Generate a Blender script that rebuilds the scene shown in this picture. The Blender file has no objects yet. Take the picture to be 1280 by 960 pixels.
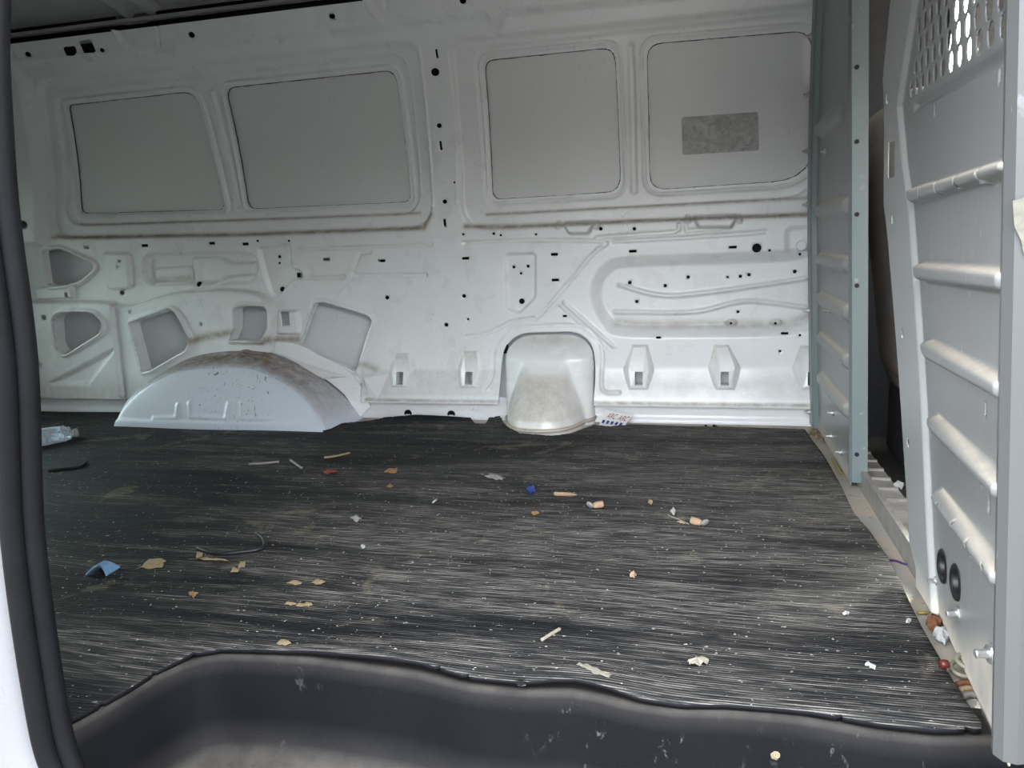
import bpy, bmesh, math, random
import numpy as np
from mathutils import Vector, Matrix
random.seed(7); RNG = np.random.default_rng(7)
SC = bpy.context.scene
COL = SC.collection
# ------------------------------------------------------------------ camera
F = 961.0
def _n(v):
    v = np.array(v, float); return v/np.linalg.norm(v)
_Y = _n((240, 187, F)); _X = _n((3940, -25, -961)); _X = _n(_X-_Y*(_X@_Y)); _Z = np.cross(_X, _Y)
if _Z[1] < 0: _Z = -_Z
RM = np.stack([_X, _Y, _Z]); CAM = np.array([0, -2.37, 0.56])
cd = bpy.data.cameras.new('camera'); cam = bpy.data.objects.new('camera', cd); COL.objects.link(cam)
cd.sensor_width = 36; cd.sensor_fit = 'HORIZONTAL'; cd.lens = F/1280*36; cd.clip_start = .02
r, u, b = RM[:, 0], RM[:, 1], -RM[:, 2]
cam.matrix_world = Matrix(((r[0], u[0], b[0], CAM[0]), (r[1], u[1], b[1], CAM[1]), (r[2], u[2], b[2], CAM[2]), (0, 0, 0, 1)))
SC.camera = cam
# ------------------------------------------------------------------ sky, exposure
w = bpy.data.worlds.new('sky'); SC.world = w; w.use_nodes = True
bg = w.node_tree.nodes['Background']
_sk = w.node_tree.nodes.new('ShaderNodeTexSky'); _sk.sky_type = 'NISHITA'; _sk.sun_disc = False                  # hazy bright sky, sun hidden behind the van
_sk.sun_elevation = math.radians(38); _sk.sun_rotation = math.radians(20); _sk.air_density = 1.0; _sk.dust_density = 7.0; _sk.ozone_density = 1.0
_hs = w.node_tree.nodes.new('ShaderNodeHueSaturation'); _hs.inputs['Saturation'].default_value = .30; w.node_tree.links.new(_sk.outputs[0], _hs.inputs['Color'])
w.node_tree.links.new(_hs.outputs[0], bg.inputs[0]); bg.inputs[1].default_value = .95
SC.view_settings.view_transform = 'Standard'; SC.view_settings.look = 'None'
SC.view_settings.gamma = 1; SC.view_settings.use_curve_mapping = False
SC.view_settings.exposure = 2.15
SC.cycles.max_bounces = 10; SC.cycles.diffuse_bounces = 7

# ------------------------------------------------------------------ survey helpers: photo sight-lines met with real surfaces
def ray(px, py): return _n(RM@np.array([px-640, 480-py, F]))
def onz(px, py, z=0.0):
    d = ray(px, py); return CAM+d*((z-CAM[2])/d[2])
def ony(px, py, y=0.0):
    d = ray(px, py); return CAM+d*((y-CAM[1])/d[1])
def prof(z):                                  # side wall section: upright below the belt, leaning in above
    t = np.maximum(0, np.asarray(z, float)-.58)
    return -.10*t-.32*t*t
def W(px, py):                                # point on the side wall -> (x, z)
    y = 0.0
    for _ in range(12):
        p = ony(px, py, y); y = float(prof(p[2]))
    return (p[0], p[2])
def WP(pts): return [W(*p) for p in pts]
PLA = (.323, 0.0, -.040); PLB = (.342+.07*1.03, .07, -.052)   # partition planes x = a + b*y + c*z
def onpl(px, py, pl, off=0):
    a, bb, c = pl; d = ray(px, py); nrm = np.array([1, -bb, -c])
    t = ((a-off)-nrm@CAM)/(nrm@d); p = CAM+d*t
    return (p[1], p[2])
def PA(pts): return [onpl(*p, PLA) for p in pts]
def PB(pts): return [onpl(*p, PLB) for p in pts]

# ------------------------------------------------------------------ tagging
def tag(o, label=None, cat=None, group=None, kind=None):
    for k, v in (('label', label), ('category', cat), ('group', group), ('kind', kind)):
        if v: o[k] = v
    return o
def link(name, me, mat, parent=None, smooth=False):
    o = bpy.data.objects.new(name, me); COL.objects.link(o)
    if mat is not None and not me.materials: me.materials.append(mat)
    if parent: o.parent = parent
    if smooth and len(me.polygons):
        me.polygons.foreach_set('use_smooth', np.ones(len(me.polygons), bool))
    return o
def mesh(name, v, f, mat, parent=None, smooth=False):
    me = bpy.data.meshes.new(name); me.from_pydata([tuple(map(float, p)) for p in v], [], [tuple(q) for q in f]); me.update()
    return link(name, me, mat, parent, smooth)
def empty(name, loc=(0, 0, 0)):
    o = bpy.data.objects.new(name, None); COL.objects.link(o); o.location = loc; o.empty_display_size = .05
    return o
def keep(o, parent):                          # parent without moving
    o.parent = parent; o.matrix_parent_inverse = Matrix.Translation(parent.location).inverted(); return o
class MB:
    def __init__(s): s.v = []; s.f = []
    def add(s, v, f):
        n = len(s.v); s.v += [tuple(map(float, p)) for p in v]; s.f += [tuple(i+n for i in q) for q in f]; return s
    def box(s, c, d, rz=0, rx=0, ry=0):
        M = Matrix.Rotation(rz, 3, 'Z')@Matrix.Rotation(ry, 3, 'Y')@Matrix.Rotation(rx, 3, 'X')
        vv = [Vector(c)+M@Vector((x*d[0]/2, y*d[1]/2, z*d[2]/2)) for z in (-1, 1) for y in (-1, 1) for x in (-1, 1)]
        return s.add(vv, [(0, 2, 3, 1), (4, 5, 7, 6), (0, 1, 5, 4), (2, 6, 7, 3), (0, 4, 6, 2), (1, 3, 7, 5)])
    def tube(s, pts, r, n=8, cap=True, flat=1.0):
        P = [Vector(tuple(map(float, p))) for p in pts]; rings = []
        up = Vector((0, 0, 1))
        for i, p in enumerate(P):
            t = (P[min(i+1, len(P)-1)]-P[max(i-1, 0)]).normalized()
            if abs(t.dot(up)) > .95: up = Vector((0, 1, 0))
            a = t.cross(up).normalized(); bq = a.cross(t).normalized()
            rr = r[i] if hasattr(r, '__len__') else r
            rings.append([p+a*math.cos(k*2*math.pi/n)*rr+bq*math.sin(k*2*math.pi/n)*rr*flat for k in range(n)])
        v = [q for g in rings for q in g]; f = []
        for i in range(len(P)-1):
            for k in range(n):
                k2 = (k+1) % n; f.append((i*n+k, i*n+k2, (i+1)*n+k2, (i+1)*n+k))
        if cap: f += [tuple(range(n))[::-1], tuple((len(P)-1)*n+k for k in range(n))]
        return s.add(v, f)
    def lathe(s, prof_, o, axis, n=14):
        ax = Vector(axis).normalized(); a = ax.orthogonal().normalized(); bq = ax.cross(a); o = Vector(tuple(map(float, o)))
        v = [o+ax*h+(a*math.cos(k*2*math.pi/n)+bq*math.sin(k*2*math.pi/n))*rr for rr, h in prof_ for k in range(n)]; f = []
        for i in range(len(prof_)-1):
            for k in range(n):
                k2 = (k+1) % n; f.append((i*n+k, i*n+k2, (i+1)*n+k2, (i+1)*n+k))
        f += [tuple(range(n))[::-1], tuple((len(prof_)-1)*n+k for k in range(n))]
        return s.add(v, f)
    def build(s, name, mat, parent=None, smooth=False, bevel=0):
        me = bpy.data.meshes.new(name); me.from_pydata(s.v, [], s.f); me.update()
        bm = bmesh.new(); bm.from_mesh(me); bmesh.ops.recalc_face_normals(bm, faces=bm.faces)
        if bevel: bmesh.ops.bevel(bm, geom=list(bm.edges), offset=bevel, segments=2, profile=.5, affect='EDGES', clamp_overlap=True)
        bm.to_mesh(me); bm.free()
        return link(name, me, mat, parent, smooth)

# ------------------------------------------------------------------ materials
class NT:
    def __init__(s, name):
        s.m = bpy.data.materials.new(name); s.m.use_nodes = True; s.t = s.m.node_tree; s.b = s.t.nodes['Principled BSDF']
        s.co = s.t.nodes.new('ShaderNodeTexCoord').outputs['Object']
    def n(s, ty, **kw):
        nd = s.t.nodes.new(ty)
        for k, v in kw.items():
            if k in nd.inputs.keys() if isinstance(k, str) else False: s.put(nd.inputs[k], v)
            else: setattr(nd, k, v)
        return nd
    def put(s, inp, v):
        if isinstance(v, bpy.types.NodeSocket): s.t.links.new(v, inp)
        elif isinstance(v, tuple) and len(v) == 3 and inp.type == 'RGBA': inp.default_value = (*v, 1)
        else: inp.default_value = v
    def scale(s, v, vec=None):
        nd = s.t.nodes.new('ShaderNodeMapping'); s.put(nd.inputs['Vector'], vec or s.co); nd.inputs['Scale'].default_value = v; return nd.outputs[0]
    def noise(s, sc, det=3, rough=.5, vec=None, dist=0):
        nd = s.t.nodes.new('ShaderNodeTexNoise'); s.put(nd.inputs['Vector'], vec or s.co)
        nd.inputs['Scale'].default_value = sc; nd.inputs['Detail'].default_value = det; nd.inputs['Roughness'].default_value = rough; nd.inputs['Distortion'].default_value = dist
        return nd.outputs['Fac']
    def ramp(s, fac, lo, hi, a=0., bq=1.):
        nd = s.t.nodes.new('ShaderNodeMapRange'); s.put(nd.inputs['Value'], fac)
        for k, v in (('From Min', lo), ('From Max', hi), ('To Min', a), ('To Max', bq)): nd.inputs[k].default_value = v
        return nd.outputs[0]
    def math(s, op, a, bq=0.):
        nd = s.t.nodes.new('ShaderNodeMath'); nd.operation = op; s.put(nd.inputs[0], a); s.put(nd.inputs[1], bq); return nd.outputs[0]
    def mix(s, fac, a, bq):
        nd = s.t.nodes.new('ShaderNodeMix'); nd.data_type = 'RGBA'; s.put(nd.inputs[0], fac); s.put(nd.inputs[6], a); s.put(nd.inputs[7], bq); return nd.outputs[2]
    def attr(s, name):
        nd = s.t.nodes.new('ShaderNodeAttribute'); nd.attribute_name = name; return nd.outputs['Fac']
    def bump(s, h, dist, st=1.0):
        nd = s.t.nodes.new('ShaderNodeBump'); s.put(nd.inputs['Height'], h); nd.inputs['Distance'].default_value = dist; nd.inputs['Strength'].default_value = st
        s.t.links.new(nd.outputs[0], s.b.inputs['Normal'])
    def done(s, col, rough=.5, metal=0, **kw):
        s.put(s.b.inputs['Base Color'], col); s.put(s.b.inputs['Roughness'], rough); s.put(s.b.inputs['Metallic'], metal)
        for k, v in kw.items(): s.put(s.b.inputs[k], v)
        return s.m
def plain(name, col, rough=.5, metal=0, var=.25, sc=60, **kw):
    t = NT(name); f = t.ramp(t.noise(sc, 4, .6), .3, .7)
    dk = tuple(c*(1-var) for c in col)
    return t.done(t.mix(f, dk, col), rough, metal, **kw)
def paint(name, col, dustcol=(.25, .20, .14), rough=.28, scuff=.22, film=.12):
    t = NT(name)
    c = t.mix(t.ramp(t.noise(7, 5, .6), .35, .75, 0, film), col, (.42, .37, .30))          # thin dirty film
    sp = t.ramp(t.noise(1, 5, .65, vec=t.scale((70, 60, 38)), dist=2.2), .61, .65, 0, scuff)   # small dark chips and scuffs
    spm = t.math('MULTIPLY', sp, t.ramp(t.noise(3.2, 2), .53, .62))
    c = t.mix(spm, c, (.05, .045, .045))
    d = t.math('MULTIPLY', t.attr('dust'), t.ramp(t.noise(30, 6, .7), .30, .58, .45, 1.0))
    c = t.mix(d, c, dustcol)
    rr = t.math('ADD', t.ramp(t.noise(12, 4), .3, .7, rough-.05, rough+.12), t.math('MULTIPLY', d, .35))
    t.bump(t.noise(160, 2), .0004, .25)
    return t.done(c, rr, 0, **{'Coat Weight': .35, 'Coat Roughness': .12})
M = {}
M['white'] = paint('white_van_paint', (.78, .785, .775))
M['skin'] = paint('outer_skin_primer', (.74, .76, .77), rough=.5, scuff=.25, film=.05)
M['blank'] = paint('window_blank_grey', (.66, .66, .645), rough=.45, scuff=.15, film=.06)
M['arch'] = paint('shaded_arch_paint', (.54, .57, .62), dustcol=(.17, .095, .05), rough=.4, scuff=.8, film=.1)  # white darkened to blue-grey, painting in the shade on the arch front
M['filler'] = paint('filler_paint', (.76, .76, .74), dustcol=(.40, .34, .27), rough=.2, scuff=.75, film=.15)
M['sill'] = paint('sill_paint', (.71, .71, .71), rough=.35, scuff=.4)
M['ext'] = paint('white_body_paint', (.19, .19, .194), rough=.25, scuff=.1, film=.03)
def greypaint(name, col, dustcol=(.60, .53, .43)):
    t = NT(name)
    st = t.ramp(t.noise(1, 4, .6, vec=t.scale((8, 22, 2.5))), .35, .75, 0, .25)
    c = t.mix(st, col, tuple(x*1.25 for x in col)); c = t.mix(t.ramp(t.attr('pale'), .35, .65), c, tuple(min(1, x*1.55) for x in col))
    sc_ = t.math('MULTIPLY', t.ramp(t.noise(1, 4, .6, vec=t.scale((30, 170, 28)), dist=.4), .62, .67, 0, .22), t.ramp(t.noise(4, 2), .5, .6))
    c = t.mix(sc_, c, (.62, .62, .60))
    d = t.math('MULTIPLY', t.attr('dust'), t.ramp(t.noise(26, 5, .6), .25, .55, .55, 1.0))
    c = t.mix(d, c, dustcol)
    t.bump(t.noise(220, 2), .0004, .3)
    return t.done(c, t.math('ADD', .38, t.math('MULTIPLY', d, .4)))
M['grey'] = greypaint('grey_partition_enamel', (.205, .207, .20))
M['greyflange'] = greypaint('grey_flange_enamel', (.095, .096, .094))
M['blue'] = greypaint('blue_grey_post_enamel', (.135, .165, .165))
M['dark'] = plain('dark_void_fill', (.012, .012, .014), .8)
M['rubber'] = plain('black_rubber', (.006, .006, .007), .62, 0, .3, 25, **{'Specular IOR Level': .12})
M['zinc'] = plain('zinc_bolt', (.72, .71, .68), .28, .85, .2, 200)
M['zincdull'] = plain('bare_steel_strip', (.42, .40, .37), .42, .5, .3, 30)
M['roof'] = paint('grey_roof_primer', (.40, .41, .40), rough=.45, scuff=.1)
M['sealer'] = plain('dark_window_sealer', (.10, .10, .095), .8, 0, .6, 30)
M['seat'] = plain('grey_brown_seat_fabric', (.45, .40, .36), .9, 0, .35, 160)
M['cab'] = plain('dark_cab_trim', (.05, .05, .052), .7)
M['carpet'] = plain('dark_cab_carpet', (.045, .042, .038), .95, 0, .5, 120)
def mat_rubber():
    t = NT('ribbed_rubber_mat')
    sep = t.t.nodes.new('ShaderNodeSeparateXYZ'); t.t.links.new(t.co, sep.inputs[0])
    warp = t.noise(3, 2)
    yy = t.math('ADD', sep.outputs['Y'], t.math('MULTIPLY', warp, .006))
    rib = t.math('SINE', t.math('MULTIPLY', yy, 2*math.pi/.0052))
    broad = t.noise(1, 4, .55, vec=t.scale((.9, 5.5, 1)), dist=.3)             # wide worn lanes along the load bed
    lane = t.noise(1, 5, .65, vec=t.scale((2.2, 26, 1)), dist=.2)
    fine = t.noise(1, 6, .72, vec=t.scale((11, 300, 1)))
    scr = t.noise(1, 4, .6, vec=t.scale((5, 480, 1)))
    wear = t.ramp(sep.outputs['X'], -1.6, 0, -.10, .04)                        # less dust to the left, painting in its dimmer light
    wear_shade = t.math('ADD', t.math('ADD', t.math('MULTIPLY', broad, .55), t.math('MULTIPLY', lane, .45)), wear)
    g = t.ramp(wear_shade, .42, .56)
    tops = t.ramp(rib, -.3, .9)
    d1 = t.math('MULTIPLY', t.ramp(fine, .47, .585), t.math('MULTIPLY', g, t.math('ADD', .35, t.math('MULTIPLY', tops, .65))))
    d2 = t.math('MULTIPLY', t.ramp(scr, .585, .64), t.math('ADD', .15, t.math('MULTIPLY', g, .85)))
    d = t.math('MINIMUM', t.math('ADD', t.math('MULTIPLY', d1, .9), t.math('MULTIPLY', d2, .30)), 1.0)
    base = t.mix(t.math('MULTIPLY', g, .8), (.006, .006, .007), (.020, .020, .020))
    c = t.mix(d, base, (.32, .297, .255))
    tan = t.math('MULTIPLY', t.ramp(t.noise(6.5, 5, .7, dist=.8), .60, .66, 0, .30), t.ramp(fine, .35, .6))
    c = t.mix(tan, c, (.36, .29, .19))
    sp = t.ramp(t.noise(140, 2, .5), .70, .73, 0, .8)
    c = t.mix(sp, c, (.45, .43, .39))
    t.bump(t.math('ADD', rib, t.math('MULTIPLY', fine, .6)), .0007, .7)
    return t.done(c, t.ramp(lane, .3, .7, .6, .8), 0, **{'Specular IOR Level': .2})
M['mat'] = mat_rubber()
def step_mat():
    t = NT('scuffed_black_plastic')
    a = t.math('MULTIPLY', t.ramp(t.noise(1, 5, .7, vec=t.scale((60, 40, 26)), dist=.5), .61, .67, 0, .30), t.ramp(t.noise(4, 3), .42, .62))
    dsm = t.ramp(t.noise(5, 6, .65, dist=.5), .42, .78, 0, .42)
    c = t.mix(dsm, (.0045, .0047, .006), (.010, .010, .0115))
    c = t.mix(a, c, (.20, .195, .19))
    d = t.math('MULTIPLY', t.attr('dust'), t.ramp(t.noise(14, 6, .7), .25, .65, .3, 1.0))
    c = t.mix(d, c, (.12, .108, .09))
    t.bump(t.noise(260, 2), .0005, .5)
    return t.done(c, t.math('ADD', .58, t.math('MULTIPLY', d, .4)), 0, **{'Specular IOR Level': .13})
M['step'] = step_mat()
def strip_mat():
    t = NT('dusty_steel_strip')
    c = t.mix(t.ramp(t.noise(9, 5, .65, dist=.4), .38, .62), (.42, .40, .36), (.52, .44, .33))
    c = t.mix(t.ramp(t.noise(60, 4, .7), .60, .72, 0, .8), c, (.16, .12, .08))
    return t.done(c, .6, .15)
M['strip'] = strip_mat()
M['ground'] = plain('grey_asphalt', (.055, .055, .055), .9, 0, .3, 8)
def glass(name, tint):
    t = NT(name); nt = t.t; out = nt.nodes['Material Output']
    tr = nt.nodes.new('ShaderNodeBsdfTransparent'); tr.inputs[0].default_value = (*tint, 1)
    gl = nt.nodes.new('ShaderNodeBsdfGlossy'); gl.inputs['Roughness'].default_value = .02
    fr = nt.nodes.new('ShaderNodeFresnel'); fr.inputs[0].default_value = 1.5
    mx = nt.nodes.new('ShaderNodeMixShader'); nt.links.new(fr.outputs[0], mx.inputs[0]); nt.links.new(tr.outputs[0], mx.inputs[1]); nt.links.new(gl.outputs[0], mx.inputs[2])
    nt.links.new(mx.outputs[0], out.inputs[0]); return t.m
M['glass'] = glass('green_tinted_glass', (.88, .97, .92)); M['clear'] = glass('clear_glass', (.93, .96, .95))
for k, c, rr in (('tan', (.47, .36, .22), .9), ('wood', (.58, .40, .22), .8), ('bluebit', (.05, .10, .42), .5), ('blueclip', (.23, .40, .62), .45),
                 ('paper', (.50, .49, .46), .9), ('whitebit', (.75, .74, .70), .8), ('redbit', (.42, .09, .035), .7), ('orange', (.50, .27, .10), .8),
                 ('foam', (.70, .47, .29), .95), ('rust', (.30, .12, .045), .85), ('brass', (.42, .38, .27), .5), ('yellow', (.62, .48, .10), .6),
                 ('leaf', (.34, .24, .12), .9), ('purple', (.10, .05, .22), .6), ('straw', (.50, .38, .20), .9), ('masktape', (.40, .38, .30), .9),
                 ('darkred', (.20, .03, .02), .35), ('ash', (.42, .40, .36), .9), ('cord', (.012, .012, .013), .5), ('residue', (.52, .46, .35), .95), ('blackpl', (.02, .02, .02), .45)):
    M[k] = plain(k+'_litter', tuple(x*.58 for x in c), rr, 0, .3, 130)

# ------------------------------------------------------------------ pressed-sheet builder (fine grid, embossing, cut holes)
def roundp(pts, rad, n=6):
    P = [np.array(p, float) for p in pts]; out = []
    N = len(P)
    for i in range(N):
        a, p, c = P[i-1], P[i], P[(i+1) % N]
        r_ = rad[i] if hasattr(rad, '__len__') else rad
        la, lc = np.linalg.norm(a-p), np.linalg.norm(c-p); k = min(r_, la*.48, lc*.48)
        A = p+(a-p)/la*k; C_ = p+(c-p)/lc*k
        if k < 1e-4: out.append(p); continue
        for j in range(n+1):
            t = j/n; out.append((1-t)**2*A+2*t*(1-t)*p+t*t*C_)
    return np.array(out)
def spline(pts, n=8, closed=False):
    P = [np.array(p, float) for p in pts]; out = []; N = len(P)
    rng = range(N if closed else N-1)
    for i in rng:
        if closed: p0, p1, p2, p3 = P[i-1], P[i], P[(i+1) % N], P[(i+2) % N]
        else: p0, p1, p2, p3 = P[max(i-1, 0)], P[i], P[i+1], P[min(i+2, N-1)]
        for j in range(n):
            t = j/n; out.append(.5*((2*p1)+(-p0+p2)*t+(2*p0-5*p1+4*p2-p3)*t*t+(-p0+3*p1-3*p2+p3)*t**3))
    if not closed: out.append(P[-1])
    return np.array(out)
def segdist(U, V, P, closed=False):
    P = np.asarray(P, float); d2 = np.full(U.shape, 1e9); N = len(P)
    for i in range(N if closed else N-1):
        a = P[i]; c = P[(i+1) % N]; e = c-a; L = e@e
        if L < 1e-14: continue
        t = np.clip(((U-a[0])*e[0]+(V-a[1])*e[1])/L, 0, 1)
        d2 = np.minimum(d2, (U-a[0]-t*e[0])**2+(V-a[1]-t*e[1])**2)
    return np.sqrt(d2)
def inside(U, V, P):
    P = np.asarray(P, float); c = np.zeros(U.shape, bool); N = len(P)
    for i in range(N):
        a = P[i-1]; q = P[i]
        if a[1] == q[1]: continue
        c ^= ((a[1] > V) != (q[1] > V)) & (U < (q[0]-a[0])*(V-a[1])/(q[1]-a[1])+a[0])
    return c
def sdf(U, V, P):
    d = segdist(U, V, P, True); return np.where(inside(U, V, P), -d, d)
def sst(t): t = np.clip(t, 0, 1); return t*t*(3-2*t)
class Sheet:
    def __init__(s, u0, u1, v0, v1, c):
        s.gain = 1.0; s.hg = 1.0; s.c = c; s.nu = int(round((u1-u0)/c))+1; s.nv = int(round((v1-v0)/c))+1
        s.us = np.linspace(u0, u1, s.nu); s.vs = np.linspace(v0, v1, s.nv)
        s.V, s.U = np.meshgrid(s.vs, s.us, indexing='ij'); s.D = np.zeros_like(s.U); s.dust = np.zeros_like(s.U)
        s.live = np.ones((s.nv-1, s.nu-1), bool); s.pv = []; s.pf = []
    def box(s, P, m):
        P = np.asarray(P, float); lo = P.min(0)-m; hi = P.max(0)+m
        i0, i1 = np.searchsorted(s.us, [lo[0], hi[0]]); j0, j1 = np.searchsorted(s.vs, [lo[1], hi[1]])
        return slice(max(j0-1, 0), min(j1+1, s.nv)), slice(max(i0-1, 0), min(i1+1, s.nu))
    def region(s, P, amt, edge=.01, dust=0, dustin=0):
        sl = s.box(P, edge+.01); d = sdf(s.U[sl], s.V[sl], P)
        t = sst((edge/2-d)/edge); s.D[sl] += amt*t*s.gain
        if dust: s.dust[sl] = np.maximum(s.dust[sl], dust*np.exp(-(d/(edge*.6))**2))
        if dustin: s.dust[sl] = np.maximum(s.dust[sl], dustin*t)
    def stroke(s, P, hw, amt, closed=False, dust=0, flat=0):
        sl = s.box(P, hw+.01); d = segdist(s.U[sl], s.V[sl], P, closed)
        t = sst((hw-d)/(hw*(1-flat))); s.D[sl] += amt*t*s.gain
        if dust: s.dust[sl] = np.maximum(s.dust[sl], dust*t)
    def dline(s, P, hw, amt):
        sl = s.box(P, hw*2.5); d = segdist(s.U[sl], s.V[sl], P); s.dust[sl] = np.maximum(s.dust[sl], amt*np.exp(-(d/hw)**2))
    def hole(s, P):
        sl = s.box(P, s.c*4); U, V = s.U[sl], s.V[sl]; d = sdf(U, V, P); e = s.c*.5
        gx = (sdf(U+e*.2, V, P)-sdf(U-e*.2, V, P))/(e*.4); gy = (sdf(U, V+e*.2, P)-sdf(U, V-e*.2, P))/(e*.4)
        k = np.abs(d) < s.c*.52
        s.U[sl] = np.where(k, U-gx*d, U); s.V[sl] = np.where(k, V-gy*d, V)
        d2 = np.where(k, 0, d)
        m = np.minimum(np.minimum(d2[:-1, :-1], d2[1:, :-1]), np.minimum(d2[:-1, 1:], d2[1:, 1:]))
        s.live[sl[0].start:sl[0].stop-1, sl[1].start:sl[1].stop-1] &= ~(m < -1e-9)
    def small(s, P, lip=.0012):
        P = np.asarray(P, float); c0 = P.mean(0); P = c0+(P-c0)*s.hg; P = s.dens(P)
        i0 = np.searchsorted(s.us, P[:, 0].min())-2; i1 = np.searchsorted(s.us, P[:, 0].max())+1
        j0 = np.searchsorted(s.vs, P[:, 1].min())-2; j1 = np.searchsorted(s.vs, P[:, 1].max())+1
        if i0 < 1 or j0 < 1 or i1 > s.nu-2 or j1 > s.nv-2: return False
        if not s.live[j0:j1, i0:i1].all(): 
            i0 += 1; i1 -= 1; j0 += 1; j1 -= 1
            if not s.live[j0:j1, i0:i1].all(): return False
        s.live[j0:j1, i0:i1] = False
        loop = [(j0, i) for i in range(i0, i1)]+[(j, i1) for j in range(j0, j1)]+[(j1, i) for i in range(i1, i0, -1)]+[(j, i0) for j in range(j1, j0, -1)]
        jc = int(np.clip(np.searchsorted(s.vs, c0[1]), 0, s.nv-1)); ic = int(np.clip(np.searchsorted(s.us, c0[0]), 0, s.nu-1))
        dc = s.D[jc, ic]; base = len(s.pv); N = len(P)
        for p in P: 
            jj = int(np.clip(round((p[1]-s.vs[0])/s.c), 0, s.nv-1)); ii = int(np.clip(round((p[0]-s.us[0])/s.c), 0, s.nu-1))
            s.pv.append((p[0], p[1], s.D[jj, ii], s.dust[jj, ii]))
        for p in P: s.pv.append((p[0], p[1], dc-lip, 0))
        ang = lambda q: math.atan2(q[1]-c0[1], q[0]-c0[0]) % (2*math.pi)
        A = sorted([(ang((s.us[i], s.vs[j])), ('g', j*s.nu+i)) for j, i in loop]); B = sorted([(ang(P[k]), ('p', base+k)) for k in range(N)])
        ia = ib = 0; na, nb = len(A), len(B)
        while ia < na or ib < nb:
            a, bq = A[ia % na], B[ib % nb]
            ta = A[(ia+1) % na][0]+2*math.pi*((ia+1)//na); tb = B[(ib+1) % nb][0]+2*math.pi*((ib+1)//nb)
            if ib >= nb or (ia < na and ta < tb): s.pf.append((a[1], A[(ia+1) % na][1], bq[1])); ia += 1
            else: s.pf.append((a[1], B[(ib+1) % nb][1], bq[1])); ib += 1
        order = [x[1][1] for x in B]
        for k in range(N):
            a, bq = order[k], order[(k+1) % N]; s.pf.append((('p', a), ('p', bq), ('p', bq+N))); s.pf.append((('p', a), ('p', bq+N), ('p', a+N)))
        return True
    def dens(s, P):
        out = []
        for k in range(len(P)):
            a, q = P[k], P[(k+1) % len(P)]; n = max(1, int(np.linalg.norm(q-a)/(s.c*1.5)))
            out += [a+(q-a)*i/n for i in range(n)]
        return np.array(out)
    def build(s, name, fn, mat, parent=None, flip=False):
        ng = s.nu*s.nv
        pv = np.array(s.pv) if s.pv else np.zeros((0, 4))
        U = np.concatenate([s.U.ravel(), pv[:, 0]]); V = np.concatenate([s.V.ravel(), pv[:, 1]]); D = np.concatenate([s.D.ravel(), pv[:, 2]]); du = np.concatenate([s.dust.ravel(), pv[:, 3]])
        co = np.stack(fn(U, V, D), 1)
        j, i = np.nonzero(s.live); q = np.stack([j*s.nu+i, j*s.nu+i+1, (j+1)*s.nu+i+1, (j+1)*s.nu+i], 1)
        t = np.array([[x[1] if x[0] == 'g' else ng+x[1] for x in f] for f in s.pf]) if s.pf else np.zeros((0, 3), int)
        if flip: q = q[:, ::-1]; t = t[:, ::-1]
        used = np.zeros(len(co), bool); used[q.ravel()] = True
        if len(t): used[t.ravel()] = True
        rm = np.cumsum(used)-1; co = co[used]; du = du[used]
        lv = np.concatenate([rm[q].ravel(), rm[t].ravel()]).astype(np.int32)
        st = np.concatenate([np.arange(len(q))*4, len(q)*4+np.arange(len(t))*3]).astype(np.int32)
        me = bpy.data.meshes.new(name); me.vertices.add(len(co)); me.vertices.foreach_set('co', co.astype(np.float32).ravel())
        me.loops.add(len(lv)); me.loops.foreach_set('vertex_index', lv); me.polygons.add(len(st)); me.polygons.foreach_set('loop_start', st)
        me.update(calc_edges=True)
        a = me.attributes.new('dust', 'FLOAT', 'POINT'); a.data.foreach_set('value', du.astype(np.float32))
        return link(name, me, mat, parent, True)
def circ(c, r_, n=12, rv=None): return [(c[0]+r_*math.cos(2*math.pi*k/n), c[1]+(rv or r_)*math.sin(2*math.pi*k/n)) for k in range(n)]
def rect(c, a, bq, rd=.001):
    return roundp([(c[0]-a, c[1]-bq), (c[0]+a, c[1]-bq), (c[0]+a, c[1]+bq), (c[0]-a, c[1]+bq)], rd, 2)
def setdust(o, vals):
    a = o.data.attributes.new('dust', 'FLOAT', 'POINT'); a.data.foreach_set('value', np.asarray(vals, np.float32)); return o

# ================================================================== SIDE WALL (far side, pressed inner panel)
S = Sheet(-2.62, .42, .047, 1.236, .003); S.gain = 1.8; S.hg = 1.15
# dusty kick-out along the bottom
S.D += .030*sst((.172-S.V)/.13)*((S.U > -1.12) & ((S.U < -.60) | (S.U > -.36))); S.dust = np.maximum(S.dust, .30*sst((.165-S.V)/.02)*sst((S.V-.06)/.02)*((S.U > -1.12)))
S.dust = np.maximum(S.dust, .35*sst((.17-S.V)/.1)*(S.U <= -1.12))
# window frames: outer recess, inner recess
LO = roundp(WP([(44, 103), (320, 73), (520, 50), (541, 284), (300, 294), (62, 298)]), [.05, .0, .05, .09, 0, .09])
LI = roundp(WP([(59, 113), (320, 84), (504, 63), (524, 268), (300, 275), (76, 283)]), [.06, 0, .06, .08, 0, .08])
RO = roundp(WP([(561, 51), (800, 28), (1035, 3), (1046, 266), (800, 276), (577, 288)]), [.04, 0, .03, .03, 0, .09])
RI = roundp(WP([(588, 58), (800, 34), (1020, 11), (1024, 246), (800, 258), (604, 270)]), [.05, 0, .05, .10, 0, .08])
for P in (LO, RO): S.region(P, -.012, .013)
for P in (LI, RI): S.region(P, -.008, .009); S.stroke(np.vstack([P, P[:1]]), .006, .003)
for L in ([(66, 297), (300, 293), (530, 285), (538, 268)], [(582, 283), (640, 283), (800, 276), (1015, 268)]): S.dline(WP(L), .008, .95)
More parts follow.
